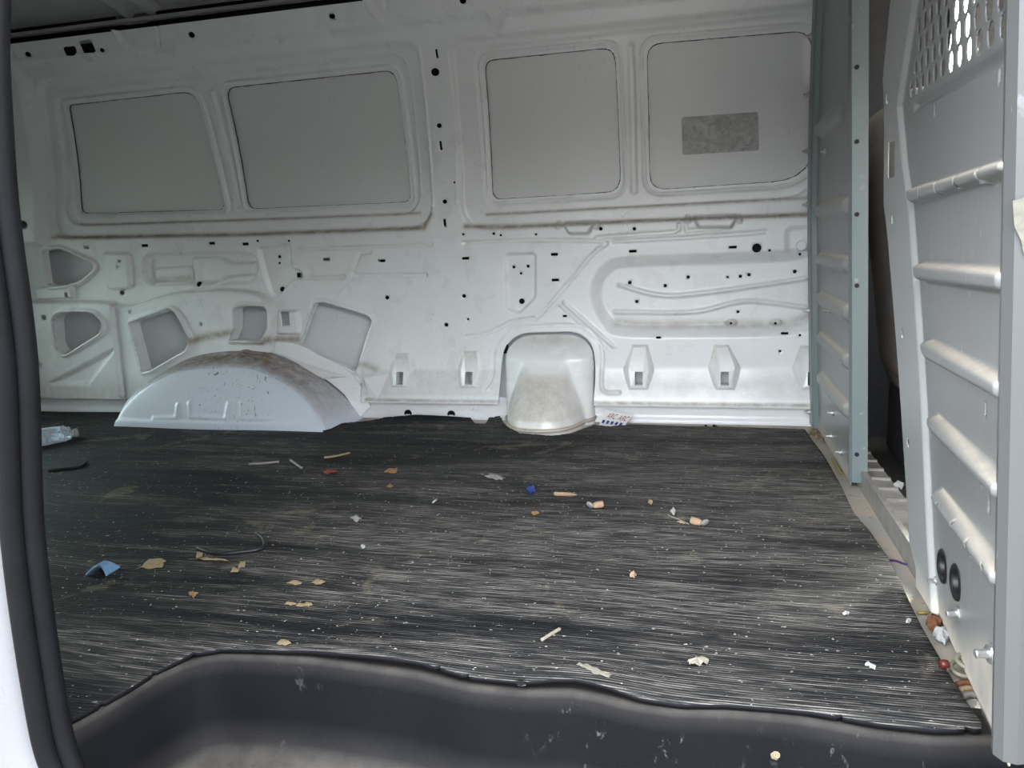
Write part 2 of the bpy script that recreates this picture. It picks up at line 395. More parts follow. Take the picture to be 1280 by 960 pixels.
for L in ([(92, 280), (106, 281), (300, 275), (522, 266)], [(606, 268), (640, 266), (800, 258), (1010, 247)]): S.dline(WP(L), .005, .75)
# openings for the four blanked windows
OPEN = [roundp(WP([(75, 129), (235, 111), (274, 262), (92, 267)]), [.012, .05, .03, .03]),
        roundp(WP([(273, 107), (488, 84), (509, 252), (303, 261)]), [.035, .035, .03, .03]),
        roundp(WP([(601, 72), (767, 55), (775, 239), (612, 249)]), [.03, .04, .05, .03]),
        roundp(WP([(807, 51), (1018, 33), (1023, 223), (811, 237)]), [.04, .05, .12, .05])]
def grow(P, k):
    P = np.asarray(P); c = P.mean(0); return P+(P-c)/np.linalg.norm(P-c, axis=1)[:, None]*k
for P in OPEN: S.stroke(grow(P, .018), .008, .0045, True); S.hole(P)
# divider beads and pillar ridges
S.stroke(WP([(257, 112), (291, 257)]), .010, .007); S.stroke(WP([(787, 54), (791, 238)]), .013, -.007, flat=.3)
S.stroke(WP([(563, 60), (571, 255)]), .006, .003); S.stroke(WP([(524, 60), (540, 258)]), .007, .004)
# far left corner post fold
S.region(WP([(20, 84), (36, 100), (58, 300), (60, 306), (10, 306)]), .022, .03)
# cant rail above the windows
S.region(WP([(-40, 88), (9, 83), (170, 69), (340, 51), (470, 36), (607, 20), (615, 32), (628, 30), (632, 18), (1060, -22), (1060, -80), (-40, -10)]), .014, .016)
for L in ([(152, 42), (160, 55), (176, 69)], [(463, 4), (468, 16), (480, 30)]): S.stroke(WP(L), .014, .010)
for L in ([(204, 36), (206, 62)], [(484, 0), (487, 12)], [(113, 54), (125, 72)]): S.stroke(WP(L), .006, -.004)
S.stroke(WP([(20, 60), (30, 80)]), .003, -.004)
# belt ledge tabs
for a, bq in ((704, 744), (866, 922)):
    y0 = 284-(a-704)*.046
    S.region(roundp(WP([(a, y0-6), (bq, y0-8), (bq-8, y0+8), (a+8, y0+8)]), .008), .014, .010, dust=.45)
    for x in (a-6, bq+2): S.stroke(WP([(x, y0-5), (x, y0-1)]), .012, .012)
# long creases
CR = WP([(40, 377), (133, 377), (148, 381), (170, 381), (218, 367), (279, 362), (319, 365), (336, 374), (346, 390), (348, 412)])
S.region(list(spline(CR, 5))+WP([(348, 440), (440, 470), (150, 500), (20, 510)]), .017, .013, dust=.28)
for L in ([(374, 312), (455, 309), (539, 306)], [(462, 315), (450, 317), (440, 341), (445, 344), (532, 344)], [(377, 348), (430, 346)], [(440, 350), (432, 353), (418, 370)],
          [(579, 304), (640, 301), (752, 302), (738, 320), (677, 392), (664, 398), (640, 402), (620, 412), (600, 419), (582, 421)],
          [(767, 302), (860, 297), (957, 290)], [(745, 297), (843, 290), (849, 287), (849, 280)], [(857, 280), (858, 288), (900, 286)]):
    S.stroke(spline(WP(L), 5) if len(L) > 3 and L[0][0] == 579 else WP(L), .0085, -.0065)
S.stroke(WP([(705, 378), (767, 433)]), .009, .006); S.stroke(WP([(698, 384), (757, 437)]), .006, -.004)
# stamped pads
S.region(roundp(WP([(128, 317), (162, 316), (166, 360), (136, 362)]), .02), .008, .014)
S.region(roundp(WP([(178, 318), (285, 316), (318, 318), (322, 340), (312, 354), (180, 354)]), [.05, .02, .06, .06, .06, .05]), -.016, .022)
S.region(roundp(WP([(190, 336), (234, 333), (234, 353), (192, 355)]), .01), .008, .010); S.dline(WP([(195, 350), (232, 348)]), .012, .5)
S.region(roundp(WP([(237, 322), (272, 321), (290, 330), (318, 328), (316, 343), (284, 346), (266, 360), (244, 362)]), .012), .014, .012)
S.region(roundp(WP([(322, 310), (362, 305), (364, 336), (376, 338), (378, 347), (364, 350), (345, 372), (338, 368)]), .012), -.007, .012)
S.region(roundp(WP([(349, 389), (374, 388), (377, 417), (349, 417)]), .008), .010, .010)
S.region(roundp(WP([(631, 318), (669, 317), (669, 372), (648, 392), (632, 385)]), .012), -.008, .012)
# gusset and post fold on the far left
S.region(WP([(72, 477), (149, 436), (117, 478)]), -.008, .022); S.stroke(WP([(148, 384), (160, 492)]), .012, .009)
S.region(WP([(48, 360), (92, 356), (94, 372), (50, 374)]), .010, .008)
# racetrack recess with two swage lines
RT = WP([(1032, 316), (980, 320), (880, 324), (781, 328), (760, 335), (748, 349), (744, 366), (748, 386), (758, 402), (778, 414), (880, 415), (993, 412), (1022, 400), (1040, 385)])
S.region(spline(RT, 4, True), -.017, .042); 
S.dline(WP([(770, 404), (800, 407), (985, 406), (1010, 398)]), .014, .62)
for L in ([(773, 357), (826, 370), (879, 367), (980, 353), (1010, 348)], [(768, 391), (866, 391), (919, 379), (953, 378), (1012, 386)]):
    P = spline(WP(L), 6); S.stroke(P, .010, .006)
for p in ((914, 405), (970, 405)): S.region(circ(W(*p), .016, 14, .010), .006, .010)
S.region(roundp(WP([(983, 285), (1030, 283), (1030, 316), (984, 318)]), .02), -.005, .02)
# swage round the filler opening
FO = roundp(WP([(625, 520), (627, 455), (631, 432), (650, 416), (722, 414), (741, 430), (745, 460), (743, 520)]), [0, .03, .06, .06, .06, .06, .03, 0])
S.stroke(spline(WP([(615, 486), (607, 487), (616, 470), (618, 440), (632, 417), (655, 409), (720, 407), (742, 418), (753, 440), (752, 470), (756, 488), (775, 489)]), 5), .008, -.005)
# big lightening openings, each with a raised rim
BIG = [roundp(WP([(56, 312), (78, 311), (117, 328), (119, 338), (101, 352), (74, 358), (63, 356)]), .018),
       roundp(WP([(76, 396), (86, 389), (124, 389), (138, 402), (135, 415), (90, 443), (79, 432)]), .02),
       roundp(WP([(171, 402), (221, 385), (228, 390), (246, 423), (240, 436), (197, 461), (187, 463)]), [.015, .015, .01, .01, .005, .003, .003]),
       roundp(WP([(301, 384), (311, 381), (337, 382), (341, 388), (341, 410), (333, 424), (295, 424), (301, 410)]), [.01, .01, .01, .01, .01, .004, .004, .01]),
       roundp(WP([(396, 378), (404, 377), (459, 393), (466, 400), (446, 464), (376, 431)]), [.012, .012, .012, .012, .004, .004])]
for P in BIG: S.stroke(grow(P, .006), .012, .008, True); S.hole(P)
S.hole(FO)
for a_, b_ in ((501.5, 471.5), (587.5, 471.5), (799, 472), (906, 472), (1014, 472)): S.hole(rect(W(a_, b_), .017, .024))
S.dline(WP([(236, 428), (262, 420), (296, 414), (330, 424), (376, 424)]), .014, .85)
S.dline(WP([(445, 452), (470, 462)]), .015, .6)
# small holes and slots
hc = [(40, 281, 4.6), (43, 70, 3), (246, 46, 3.4), (238, 35, 1.6), (135, 65, 2.4), (420, 23, 3.3), (582, 4, 3.6), (544, 90, 4.5), (549, 157, 2.7), (556, 252, 2.4), (568, 228, 1.3),
      (153, 327, 1.8), (151, 334, 1.4), (153, 366, 2.7), (252, 355, 3.1), (63, 396, 2.6), (57, 455, 2.6), (170, 389, 1.6), (258, 404, 1.7),
      (347, 321, 1.7), (347, 329, 1.3), (351, 362, 3.0), (484, 372, 2.1), (580, 370, 2.1), (558, 406, 2.2), (585, 399, 1.2), (361, 301, 1.3), (322, 301, 1.4), (579, 293, 1.3), (617, 292, 1.5), (626, 294, 1.3),
      (641, 334, 1.7), (659, 333, 1.7), (650, 342, 1.4), (651, 377, 3.1), (946, 310, 5.0), (962, 313, 1.4), (670, 293, 1.3), (751, 286, 2.0), (793, 286, 1.9), (786, 354, 2.0),
      (831, 358, 1.9), (860, 347, 1.9), (795, 378, 1.8), (926, 346, 1.9), (937, 344, 1.9), (910, 347, 1.1), (923, 391, 1.7), (914, 405, 1.4), (970, 405, 1.4), (995, 340, 2.2), (1001, 318, 1.5), (975, 439, 1.4), (1000, 419, 1.4)]
for x, y, r_ in hc:
    c = W(x, y); e = W(x+r_, y); f_ = W(x, y-r_); S.small(circ(c, abs(e[0]-c[0])*1.02, 12, abs(f_[1]-c[1])))
for x, y, a, bq in ((546, 67, 1.2, 5), (551, 182, 1.3, 5), (556, 279, 1.3, 4.5), (108, 309, 3, 1.4), (181, 307, 3.4, 1.5), (265, 304, 3.2, 1.5), (307, 305, 3.2, 1.5), (408, 324, 3.6, 1.5), (477, 326, 3.8, 1.4), (582, 323, 3.8, 1.4),
                    (693, 318, 3.8, 1.4), (694, 350, 3.8, 1.4), (791, 314, 4.0, 1.4), (916, 309, 4.2, 1.4), (706, 395, 2.2, 1.2), (823, 422, 2.6, 1.2), (981, 417, 4, 1.3), (260, 348, 3, 2.6), (372, 344, 3, 2.6), (360, 398, 4.2, 7.6), (88, 368, 1.5, 2.5)):
    c = W(x, y); e = W(x+a, y); f_ = W(x, y-bq); S.small(rect(c, abs(e[0]-c[0]), abs(f_[1]-c[1])))
S.hole(roundp(WP([(86, 61), (101, 60), (104, 66), (101, 72), (91, 72)]), .012)); S.hole(roundp(WP([(106, 53), (121, 52), (128, 67), (113, 69)]), .006))
S.dline([(-1.1, .056), (-.63, .056)], .006, .8); S.dline([(-.36, .056), (.4, .056)], .007, .8)
wall = S.build('wall_left', lambda U, V, D: (U, prof(V)-D, V), M['white'])
tag(wall, 'pressed white steel side wall of the van with stamped recesses', None, None, 'structure')
for P in BIG:
    P = np.array(P); n_ = len(P); v = [(p[0], -S.D[int(round((p[1]-.047)/.003)), int(round((p[0]+2.62)/.003))]+.001, p[1]) for p in P]+[(q[0], .012, q[1]) for q in grow(P, -.002)]
    mesh('opening_return', v, [(i, (i+1) % n_, n_+(i+1) % n_, n_+i) for i in range(n_)], M['white'], wall)
# outer skin of the body behind it
K = Sheet(-2.66, .46, -.06, 1.44, .02)
K.build('outer_skin', lambda U, V, D: (U, prof(V)+.062, V), M['skin'], wall)
def resample_(P):
    P = np.vstack([P, P[:1]]); d = np.r_[0, np.cumsum(np.linalg.norm(np.diff(P, axis=0), axis=1))]; t = np.linspace(0, d[-1], 120)
    return np.stack([np.interp(t, d, P[:, k])+RNG.normal(0, .0005, 120) for k in range(2)], 1)
for x0, x1, z0, z1 in ((-1.05, -.62, .20, .60), (-.60, -.36, .27, .60), (-.34, .40, .20, .60), (-.84, -.70, .62, 1.16), (-2.1, -1.06, .575, .625), (-2.5, .3, 1.165, 1.235), (-1.55, -1.35, .42, .57), (-2.0, -1.56, .42, .57)):  # dark sheets added behind the holes so they look unlit
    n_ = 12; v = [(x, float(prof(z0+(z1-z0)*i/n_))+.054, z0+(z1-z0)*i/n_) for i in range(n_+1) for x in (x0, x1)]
    mesh('hole_dark_backing', v, [(2*i, 2*i+1, 2*i+3, 2*i+2) for i in range(n_)], M['dark'], wall)
# blanking panels behind the window openings
for k, P in enumerate(OPEN):
    P = np.array(P); lo = P.min(0)-.022; hi = P.max(0)+.022
    if k == 3: hi[0] = .405
    b_ = Sheet(lo[0], hi[0], lo[1], hi[1], .012)
    o = b_.build('window_panel', lambda U, V, D: (U, prof(V)+.0420, V), M['blank'], wall)
    if k == 3: stick_parent = o
    sd = o.modifiers.new('thick', 'SOLIDIFY'); sd.thickness = .0012; sd.offset = -1
for P in OPEN:
    Q = [(p[0], float(prof(p[1]))+.0395, p[1]) for p in resample_(P)]
    MB().tube(Q, .0017, 5).build('sealer_bead', M['sealer'], wall)
# faded sticker residue on the front blanking panel
def residue_mat():
    t = NT('faded_sticker_residue'); c = t.mix(t.ramp(t.noise(34, 5, .7, dist=1.5), .36, .62), (.33, .325, .31), (.49, .485, .47)); return t.done(c, .8)
P = roundp(WP([(851, 144), (949, 137), (950, 186), (853, 192)]), .008)
cc = P.mean(0); n_ = len(P)
vv = [(p[0], float(prof(p[1]))+.0405, p[1]) for p in P]
o = mesh('sticker_residue', vv, [tuple(range(n_))], residue_mat(), wall); o['label'] = 'faded rectangular sticker residue on grey panel'
# tie-down pockets: hexagonal pressings with a rectangular slot
def pocket(top, wide, bot, hole):
    T = WP(top); Wd = WP(wide); B = WP(bot); H = WP([(hole[0], hole[1]), (hole[2], hole[1]), (hole[2], hole[3]), (hole[0], hole[3])])
    def yb(z): return -.030*float(sst((.172-z)/.13))
    out = [T[0], T[1], Wd[1], B[1], B[0], Wd[0]]; cx = sum(p[0] for p in out)/6
    zt, zw, zb = T[0][1], Wd[0][1], B[0][1]
    v = []; du = []
    for p in out: v.append((p[0], yb(p[1])+.002, p[1])); du.append(.35)
    inn = [(T[0][0]*.75+cx*.25, zt-.012), (T[1][0]*.75+cx*.25, zt-.012), (Wd[1][0]*.62+cx*.38, zw), (B[1][0]*.7+cx*.3, zb+.010), (B[0][0]*.7+cx*.3, zb+.010), (Wd[0][0]*.62+cx*.38, zw)]
    dep = [yb(inn[0][1])-.004]*2+[yb(inn[2][1])-.013]+[yb(inn[3][1])-.006]*2+[yb(inn[5][1])-.013]
    for p, d in zip(inn, dep): v.append((p[0], d, p[1])); du.append(.45 if p[1] > zw+.01 else .15)
    hz0, hz1 = H[2][1], H[0][1]; hx0, hx1 = H[0][0], H[1][0]
    for p in ((hx0, hz1), (hx1, hz1), (hx1, hz0), (hx0, hz0)): v.append((p[0], yb(p[1])-.010, p[1])); du.append(0)
    for p in ((hx0, hz1), (hx1, hz1), (hx1, hz0), (hx0, hz0)): v.append((p[0], .022, p[1])); du.append(.3)
    f = [(i, (i+1) % 6, 6+(i+1) % 6, 6+i) for i in range(6)]
    f += [(6, 7, 13, 12), (7, 8, 13), (8, 9, 14, 13), (9, 10, 15, 14), (10, 11, 12, 15), (11, 6, 12)]
    f += [(12+i, 12+(i+1) % 4, 16+(i+1) % 4, 16+i) for i in range(4)]
    bm = MB().add(v, f); o = bm.build('tie_down_pocket', M['white'], wall); setdust(o, du)
pocket([(493, 440), (512, 439)], [(486, 465), (522, 461)], [(491, 484), (513, 484)], (497, 464, 506, 479))
pocket([(578, 437), (598, 437)], [(571, 463), (608, 461)], [(577, 485), (599, 485)], (583, 464, 592, 479))
pocket([(790, 429), (810, 429)], [(778, 461), (819, 461)], [(786, 487), (811, 487)], (794, 464, 804, 480))
pocket([(892, 429), (911, 429)], [(884, 459), (927, 459)], [(894, 487), (919, 487)], (901, 464, 911, 480))
pocket([(999, 430), (1018, 430)], [(989, 460), (1030, 460)], [(1000, 487), (1025, 487)], (1009, 464, 1019, 480))
# light plug disc
c = W(1002, 307); MB().lathe([(.004, -.004), (.013, -.003), (.0145, 0), (.013, .003)], (c[0], .004, c[1]), (0, -1, 0), 18).build('plug_disc', M['skin'], wall)
# corner bright facet beside the wheel arch
P = [ony(455, 473, -.03), ony(486, 467, -.012), ony(472, 499, -.034), ony(461, 497, -.034), ony(455, 473, .01), ony(461, 497, .01)]
MB().add(P, [(0, 1, 2, 3), (0, 3, 5, 4)]).build('corner_gusset', M['sill'], wall)

# sill strip under the wall panel
L = Sheet(-2.62, .40, -.045, .064, .006)
for x, y in ((510, 517), (564, 518)):
    pass
L.D += .008*sst((.012-L.V)/.02)
sill = L.build('trim_1', lambda U, V, D: (U, .004-D, V), M['sill']); tag(sill, 'white sill strip below the pressed side wall', None, None, 'structure')
for x, y in ((510, 517), (564, 518)):
    p = ony(x, y, .0); MB().lathe([(.013, 0), (.0135, .003), (.012, .0045), (.007, .003), (.006, .0028)], (p[0], .003, p[2]), (0, -1, 0), 18).build('plug', M['rubber'], sill)
MB().box((-1.1, .05, -.05), (3.1, .12, .01)).build('sill_closer', M['dark'], sill)

# wheel arch ------------------------------------------------------------
def resample(P, n):
    P = np.asarray(P, float); d = np.r_[0, np.cumsum(np.linalg.norm(np.diff(P, axis=0), axis=1))]; t = np.linspace(0, d[-1], n)
    return np.stack([np.interp(t, d, P[:, k]) for k in range(P.shape[1])], 1)
def onfront(px, py):
    y = -.24
    for _ in range(15): p = ony(px, py, y); y = -.262+.30*max(p[2], 0)**1.15
    return p
flo = np.array([onfront(*q) for q in ((143, 533), (147, 523), (158, 505), (176, 488), (197, 475), (220, 465), (250, 460), (285, 458), (312, 460), (332, 467), (350, 476), (366, 486), (380, 498), (391, 512), (399, 525), (405, 538))])
walo = np.array([ony(*q, -.004) for q in ((150, 526), (158, 505), (175, 489), (200, 473), (227, 457), (250, 446), (275, 441), (300, 439), (325, 439), (345, 442), (365, 449), (385, 460), (405, 472), (421, 484), (440, 502), (456, 524))])
fl = resample(spline(flo, 6), 81); wl = resample(spline(walo, 6), 81); fl[0][2] = min(fl[0][2], 0); 
wl[:, 1] = -.008
# wall-side outline on the left mirrors the rim, a little outside the front outline
v = []; f = []; du = []; NR = 14
for k in range(NR+1):
    t = k/NR
    for i in range(81):
        s_ = i/80; p = wl[i]*(1-t)+fl[i]*t
        lift = .020*math.sin(math.pi*t)*(math.sin(math.pi*min(1, s_*1.0)))
        n_ = np.array([math.cos(math.pi*(1-s_)), 0, math.sin(math.pi*s_)])
        rib_ = 0
        if .56 < s_ < .88: rib_ = .008*max(0, math.cos((s_-.40)*2*math.pi/.085))**2*math.sin(math.pi*t)**.5*(1 if t > .25 else t*4)
        p = p+n_*(lift+rib_); p[2] = max(p[2], -.02)
        v.append(p); du.append(min(1, .95*math.sin(math.pi*min(1, max(0, (s_-.12)/.85)))**.6*(1 if t < .80 else max(0, 1-(t-.80)/.35))))
c0 = np.array([fl[:, 0].mean(), 0, 0.0])
for i in range(81):
    p = fl[i]+(c0-fl[i])*np.array([.05, 0, .0])+np.array([0, .010, -.012*math.sin(math.pi*i/80)]); v.append(p); du.append(0)
for k in range(NR+1):
    for i in range(80): a = k*81+i; f.append((a, a+1, a+82, a+81))
arch = mesh('wheel_arch', v, f, M['arch'], wall, True); setdust(arch, du)
arch['label'] = 'scuffed white wheel arch hump with dirty brown top'
# front face of the arch
xs = fl[:, 0]; zs = fl[:, 2]; top = int(np.argmax(zs)); NZ, NX = 46, 150
v = []; f = []; du = []
emb = [[ony(*q, -.25) for q in L_] for L_ in ([(224, 505), (224, 520), (195, 521)], [(238, 503), (241, 519), (286, 521)], [(287, 504), (286, 520)], [(303, 503), (305, 521), (338, 522)])]
emb = [[(p[0], p[2]) for p in L_] for L_ in emb]
for k in range(NZ+1):
    z = zs[top]*k/NZ; z = min(z, zs[top]-1e-4)
    xl = np.interp(z, zs[:top+1], xs[:top+1]); xr = np.interp(-z, -zs[top:], xs[top:])
    for i in range(NX+1):
        t = i/NX; x = xl+(xr-xl)*t
        y = -.262+.30*max(z, 0)**1.15
        yb = np.interp(x, xs, fl[:, 1]); e = min(t, 1-t); 
        y -= .012*math.sin(math.pi*t)**.5*math.sin(math.pi*min(1, k/NZ+.0))**.5
        for L_ in emb:
            d = float(segdist(np.array([x]), np.array([z]), L_)[0]); y -= .006*max(0, 1-d/.010)**1.0
        y -= .006*float(sst((.035-z)/.008))
        v.append((x, y, z-.002)); du.append(.45*float(sst((z-.195)/.05)))
for k in range(NZ):
    for i in range(NX): a = k*(NX+1)+i; f.append((a, a+1, a+NX+2, a+NX+1))
o = mesh('arch_face', v, f, M['arch'], arch, True); setdust(o, du)
# flange strip of the arch on the wall
rim_o = [ony(*q, -.020) for q in ((150, 512), (170, 487), (191, 473), (226, 450), (246, 437), (268, 429), (300, 425), (345, 427), (372, 431), (400, 445), (437, 466), (452, 486), (462, 508))]
rim_i = [ony(*q, -.020) for q in ((156, 514), (176, 489), (200, 474), (232, 458), (252, 446), (276, 441), (302, 439), (344, 441), (364, 448), (386, 460), (420, 483), (436, 500), (448, 524))]
ro = resample(spline(rim_o, 5), 70); ri = resample(spline(rim_i, 5), 70)
v = []; f = []
for i in range(70):
    for p, y in ((ro[i], .0), (ro[i], -.017), (ri[i], -.022), (ri[i], .0)): v.append((p[0], y, p[2]))
for i in range(69):
    for k in range(3): a = i*4+k; f.append((a, a+4, a+5, a+1))
o = MB().add(v, f).build('arch_flange', M['white'], arch)

# fuel filler housing -----------------------------------------------------
def filler():
    xl = ony(632, 500, -.03)[0]; xr = ony(742, 500, -.03)[0]; cx = (xl+xr)/2; a0 = (xr-xl)/2
    ztop = W(690, 419)[1]; v = []; f = []; du = []; NZ, NT_ = 60, 64
    for k in range(NZ+1):
        q = k/NZ; z = -.012+(ztop+.012)*(1-(1-q)**1.6)
        zz = (ztop-z)/.10; a = a0*(1 if zz > 1 else (1-(1-max(zz, 0))**3.2)**(1/3.2)); a = max(a, .25*a0*(max(zz, 0))**.3)
        sh = .062*float(sst((ztop-z)/.075))+.018*(1-z/ztop)
        hw = .070+.050*float(sst((.20-z)/.20)); dm = .125*float(sst((.215-z)/.215))**.9
        for i in range(NT_+1):
            th = math.pi*i/NT_; x = cx-a*math.cos(th); sh_ = sh*math.sin(th)**.42
            g = max(0, 1-(abs(x-cx+.008)/(hw*1.05))**3.0); d = sh_+dm*g**.75
            v.append((x, .012-d, z)); du.append(min(1, .75*g**.5*float(sst((.18-z)/.05))*(.55+.45*(z > .03))+.7*float(sst((z-ztop+.05)/.05))*math.sin(th)))
    for k in range(NZ):
        for i in range(NT_): q = k*(NT_+1)+i; f.append((q, q+1, q+NT_+2, q+NT_+1))
    o = mesh('filler_housing', v, f, M['filler'], wall, True); setdust(o, du); o['label'] = 'rounded white hump covering the fuel filler'
    # foot flange
    pts = [(p[0], p[1]-.006, .004) for p in v[:NT_+1]]
    MB().tube(pts, .006, 6).build('foot_flange', M['strip'], o, True)
filler()

# ================================================================== FLOOR, MAT, STEP
fl_ = MB().add([(-2.62, -1.462, -.012), (.36, -1.462, -.012), (.36, .03, -.012), (-2.62, .03, -.012), (-2.62, -1.462, -.03), (.36, -1.462, -.03), (.36, .03, -.03), (-2.62, .03, -.03)],
               [(0, 1, 2, 3), (7, 6, 5, 4), (0, 4, 5, 1), (1, 5, 6, 2), (2, 6, 7, 3), (3, 7, 4, 0)])
fl_.box((-1.70, -1.62, -.021), (1.84, .32, .018))
floor = tag(fl_.build('floor', M['strip']), 'dusty steel load floor along the mat edge', None, None, 'structure')
MB().box((.347, -.75, .010), (.010, 1.42, .044)).build('threshold_riser', M['zincdull'], floor)
# rubber mat
front_px = [(70, 918), (91, 900), (120, 884), (159, 862), (197, 838), (239, 819), (276, 813), (320, 814), (384, 817), (453, 826), (522, 835), (586, 851), (660, 858), (690, 857), (720, 858), (760, 866), (799, 876), (852, 882), (906, 882), (980, 888), (1012, 892), (1099, 908), (1168, 916), (1231, 915)]
FR = [onz(*p, .004)[:2] for p in front_px]
right_px = [(1205, 875), (1176, 824), (1152, 782), (1136, 750), (1123, 722), (1110, 696), (1089, 666), (1067, 640), (1051, 605), (1028, 568), (1006, 537)]
RT_ = [onz(*p, .004)[:2] for p in right_px]
back_px = [(900, 533), (790, 531), (760, 533), (742, 531), (715, 541), (690, 544), (650, 541), (632, 531), (626, 523), (611, 524), (606, 530), (594, 529), (589, 524), (560, 523), (520, 522), (480, 523), (455, 526)]
BK = [onz(*p, .004)[:2] for p in back_px]
MP = np.array(FR+RT_+BK+[(-1.2, -.18), (-1.9, -.18), (-2.02, -.06), (-2.6, -.05), (-2.6, -1.72), (-.80, -1.72)])
T = Sheet(-2.61, .32, -1.73, .02, .0085); T.hole_out = None
d = sdf(T.U, T.V, MP)
gx = (sdf(T.U+.001, T.V, MP)-sdf(T.U-.001, T.V, MP))/.002; gy = (sdf(T.U, T.V+.001, MP)-sdf(T.U, T.V-.001, MP))/.002
k = np.abs(d) < T.c*.52; T.U = np.where(k, T.U-gx*d, T.U); T.V = np.where(k, T.V-gy*d, T.V); d2 = np.where(k, 0, d)
m = np.maximum(np.maximum(d2[:-1, :-1], d2[1:, :-1]), np.maximum(d2[:-1, 1:], d2[1:, 1:])); T.live &= m < 1e-9
T.D = .004+.0022*np.sin(T.U*3.1+T.V*7)*np.sin(T.V*5+1)+.0014*np.sin(T.U*11+3*np.sin(T.V*6))
e = np.exp(-((T.V+1.49)/.05)**2)                                     # edge lifting off the step here and there
T.D += e*(.008*np.exp(-((T.U+.14)/.08)**2)+.007*np.exp(-((T.U+.42)/.13)**2)+.003)
T.D += .020*sst((T.V+.10)/.10)*((T.U > -1.08) & (T.U < -.56))+.010*sst((T.V+.12)/.1)*(T.U > -.36)
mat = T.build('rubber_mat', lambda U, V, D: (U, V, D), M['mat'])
sd = mat.modifiers.new('thick', 'SOLIDIFY'); sd.thickness = .0065; sd.offset = -1; mat.data.materials.append(M['rubber']); sd.material_offset_rim = 1
tag(mat, 'worn black ribbed rubber mat covering the cargo floor', 'mat')
# step liner
def step():
    o = empty('step_liner', (-.2, -1.5, -.2)); tag(o, 'scuffed black plastic step liner below the mat edge', 'step liner')
    tp = np.array([(p[0], p[1]) for p in FR[1:]]); tp = resample(tp, 140)
    tp = np.vstack([[-.80, -1.76], tp, [.345, -1.50]]); tp = resample(tp, 150)
    # smooth path
    for _ in range(3): tp[1:-1] = (tp[:-2]+2*tp[1:-1]+tp[2:])/4
    tg = np.gradient(tp, axis=0); nr = np.stack([tg[:, 1], -tg[:, 0]], 1); nr /= np.linalg.norm(nr, axis=1)[:, None]   # points out of the step (to the camera)
    prof_ = [(-.06, -.0045), (-.012, -.0045), (-.003, -.002), (.003, -.003), (.006, -.010), (.008, -.030), (.010, -.060), (.012, -.090), (.015, -.128), (.026, -.146), (.070, -.1535)]
    v = []; f = []; du = []
    for k, (a, z) in enumerate(prof_):
        for i in range(150): 
            p = tp[i]+nr[i]*a; v.append((p[0], p[1], z)); du.append([.3, .3, .5, .45, .12, .0, .0, .0, .12, .6, .9][k])
    for k in range(len(prof_)-1):
        for i in range(149): q = k*150+i; f.append((q, q+1, q+151, q+150))
    r_ = mesh('riser', v, f, M['step'], None, True); keep(r_, o); setdust(r_, du)
    # tread with raised treads
    Q = Sheet(-.80, .36, -1.80, -1.42, .006)
    for j in range(7):
        y = -1.765+j*.030
        S_ = [(-.66+.01*j, y), (.30, y)]; Q.stroke(S_, .009, .006, dust=.2)
    Q.dust += .75
    t_ = Q.build('tread', lambda U, V, D: (U, V, D-.1540), M['step']); keep(t_, o)
    lip = MB().tube([(-.80, -1.80, -.160), (.36, -1.80, -.160)], .012, 8).build('nosing', M['step']); keep(lip, o)
step()

# ================================================================== PARTITION, far panel
def fnA(U, V, D): return (PLA[0]+PLA[1]*U+PLA[2]*V-D, U, V)
def fnB(U, V, D): return (PLB[0]+PLB[1]*U+PLB[2]*V-D, U, V)
pa = empty('steel_partition_panel', (.32, -.3, 0)); tag(pa, 'narrow grey steel partition panel with blue-grey edge post beside side wall', 'partition')
A = Sheet(-.595, .0, -.005, 1.33, .006)
for y0 in (258, 322, 374, 426, 479):
    a = PA([(1037, y0+2), (1062, y0+(y0-290)*.36*.38)]); 
    z = a[0][1]
    A.region(roundp([(-.585, z-.020), (-.165, z-.020), (-.165, z+.012), (-.585, z+.012)], .012), .016, .014); A.dline([(-.585, z+.012), (-.165, z+.012)], .004, .95)
za = PA([(1037, 150)])[0][1]; A.region(roundp([(-.50, za-.02), (-.165, za-.02), (-.165, za+.012), (-.50, za+.012)], .012), .016, .014)
A.dust = np.maximum(A.dust, .5*sst((.06-A.V)/.05))
# side against the wall follows the wall section
A.U = np.where(A.U > -.12, -.12+(A.U+.12)*((prof(A.V)-.008+.12)/.12), A.U)
o = A.build('panel', fnA, M['grey']); keep(o, pa)
# flange to the wall, stands out toward the load space
v = []; f = []; n_ = 60
for i in range(n_+1):
    z = .0+1.2*i/n_; y0 = float(prof(z))-.006; x0 = PLA[0]+PLA[2]*z
    for dx, dy in ((0, -.075), (-.012, -.072), (-.016, -.060), (-.016, -.006), (-.010, .0), (0, .0)): v.append((x0+dx, y0+dy, z))
for i in range(n_):
    for k in range(5): a = i*6+k; f.append((a, a+6, a+7, a+1))
o = MB().add(v, f).build('wall_flange', M['blue'], None); keep(o, pa)
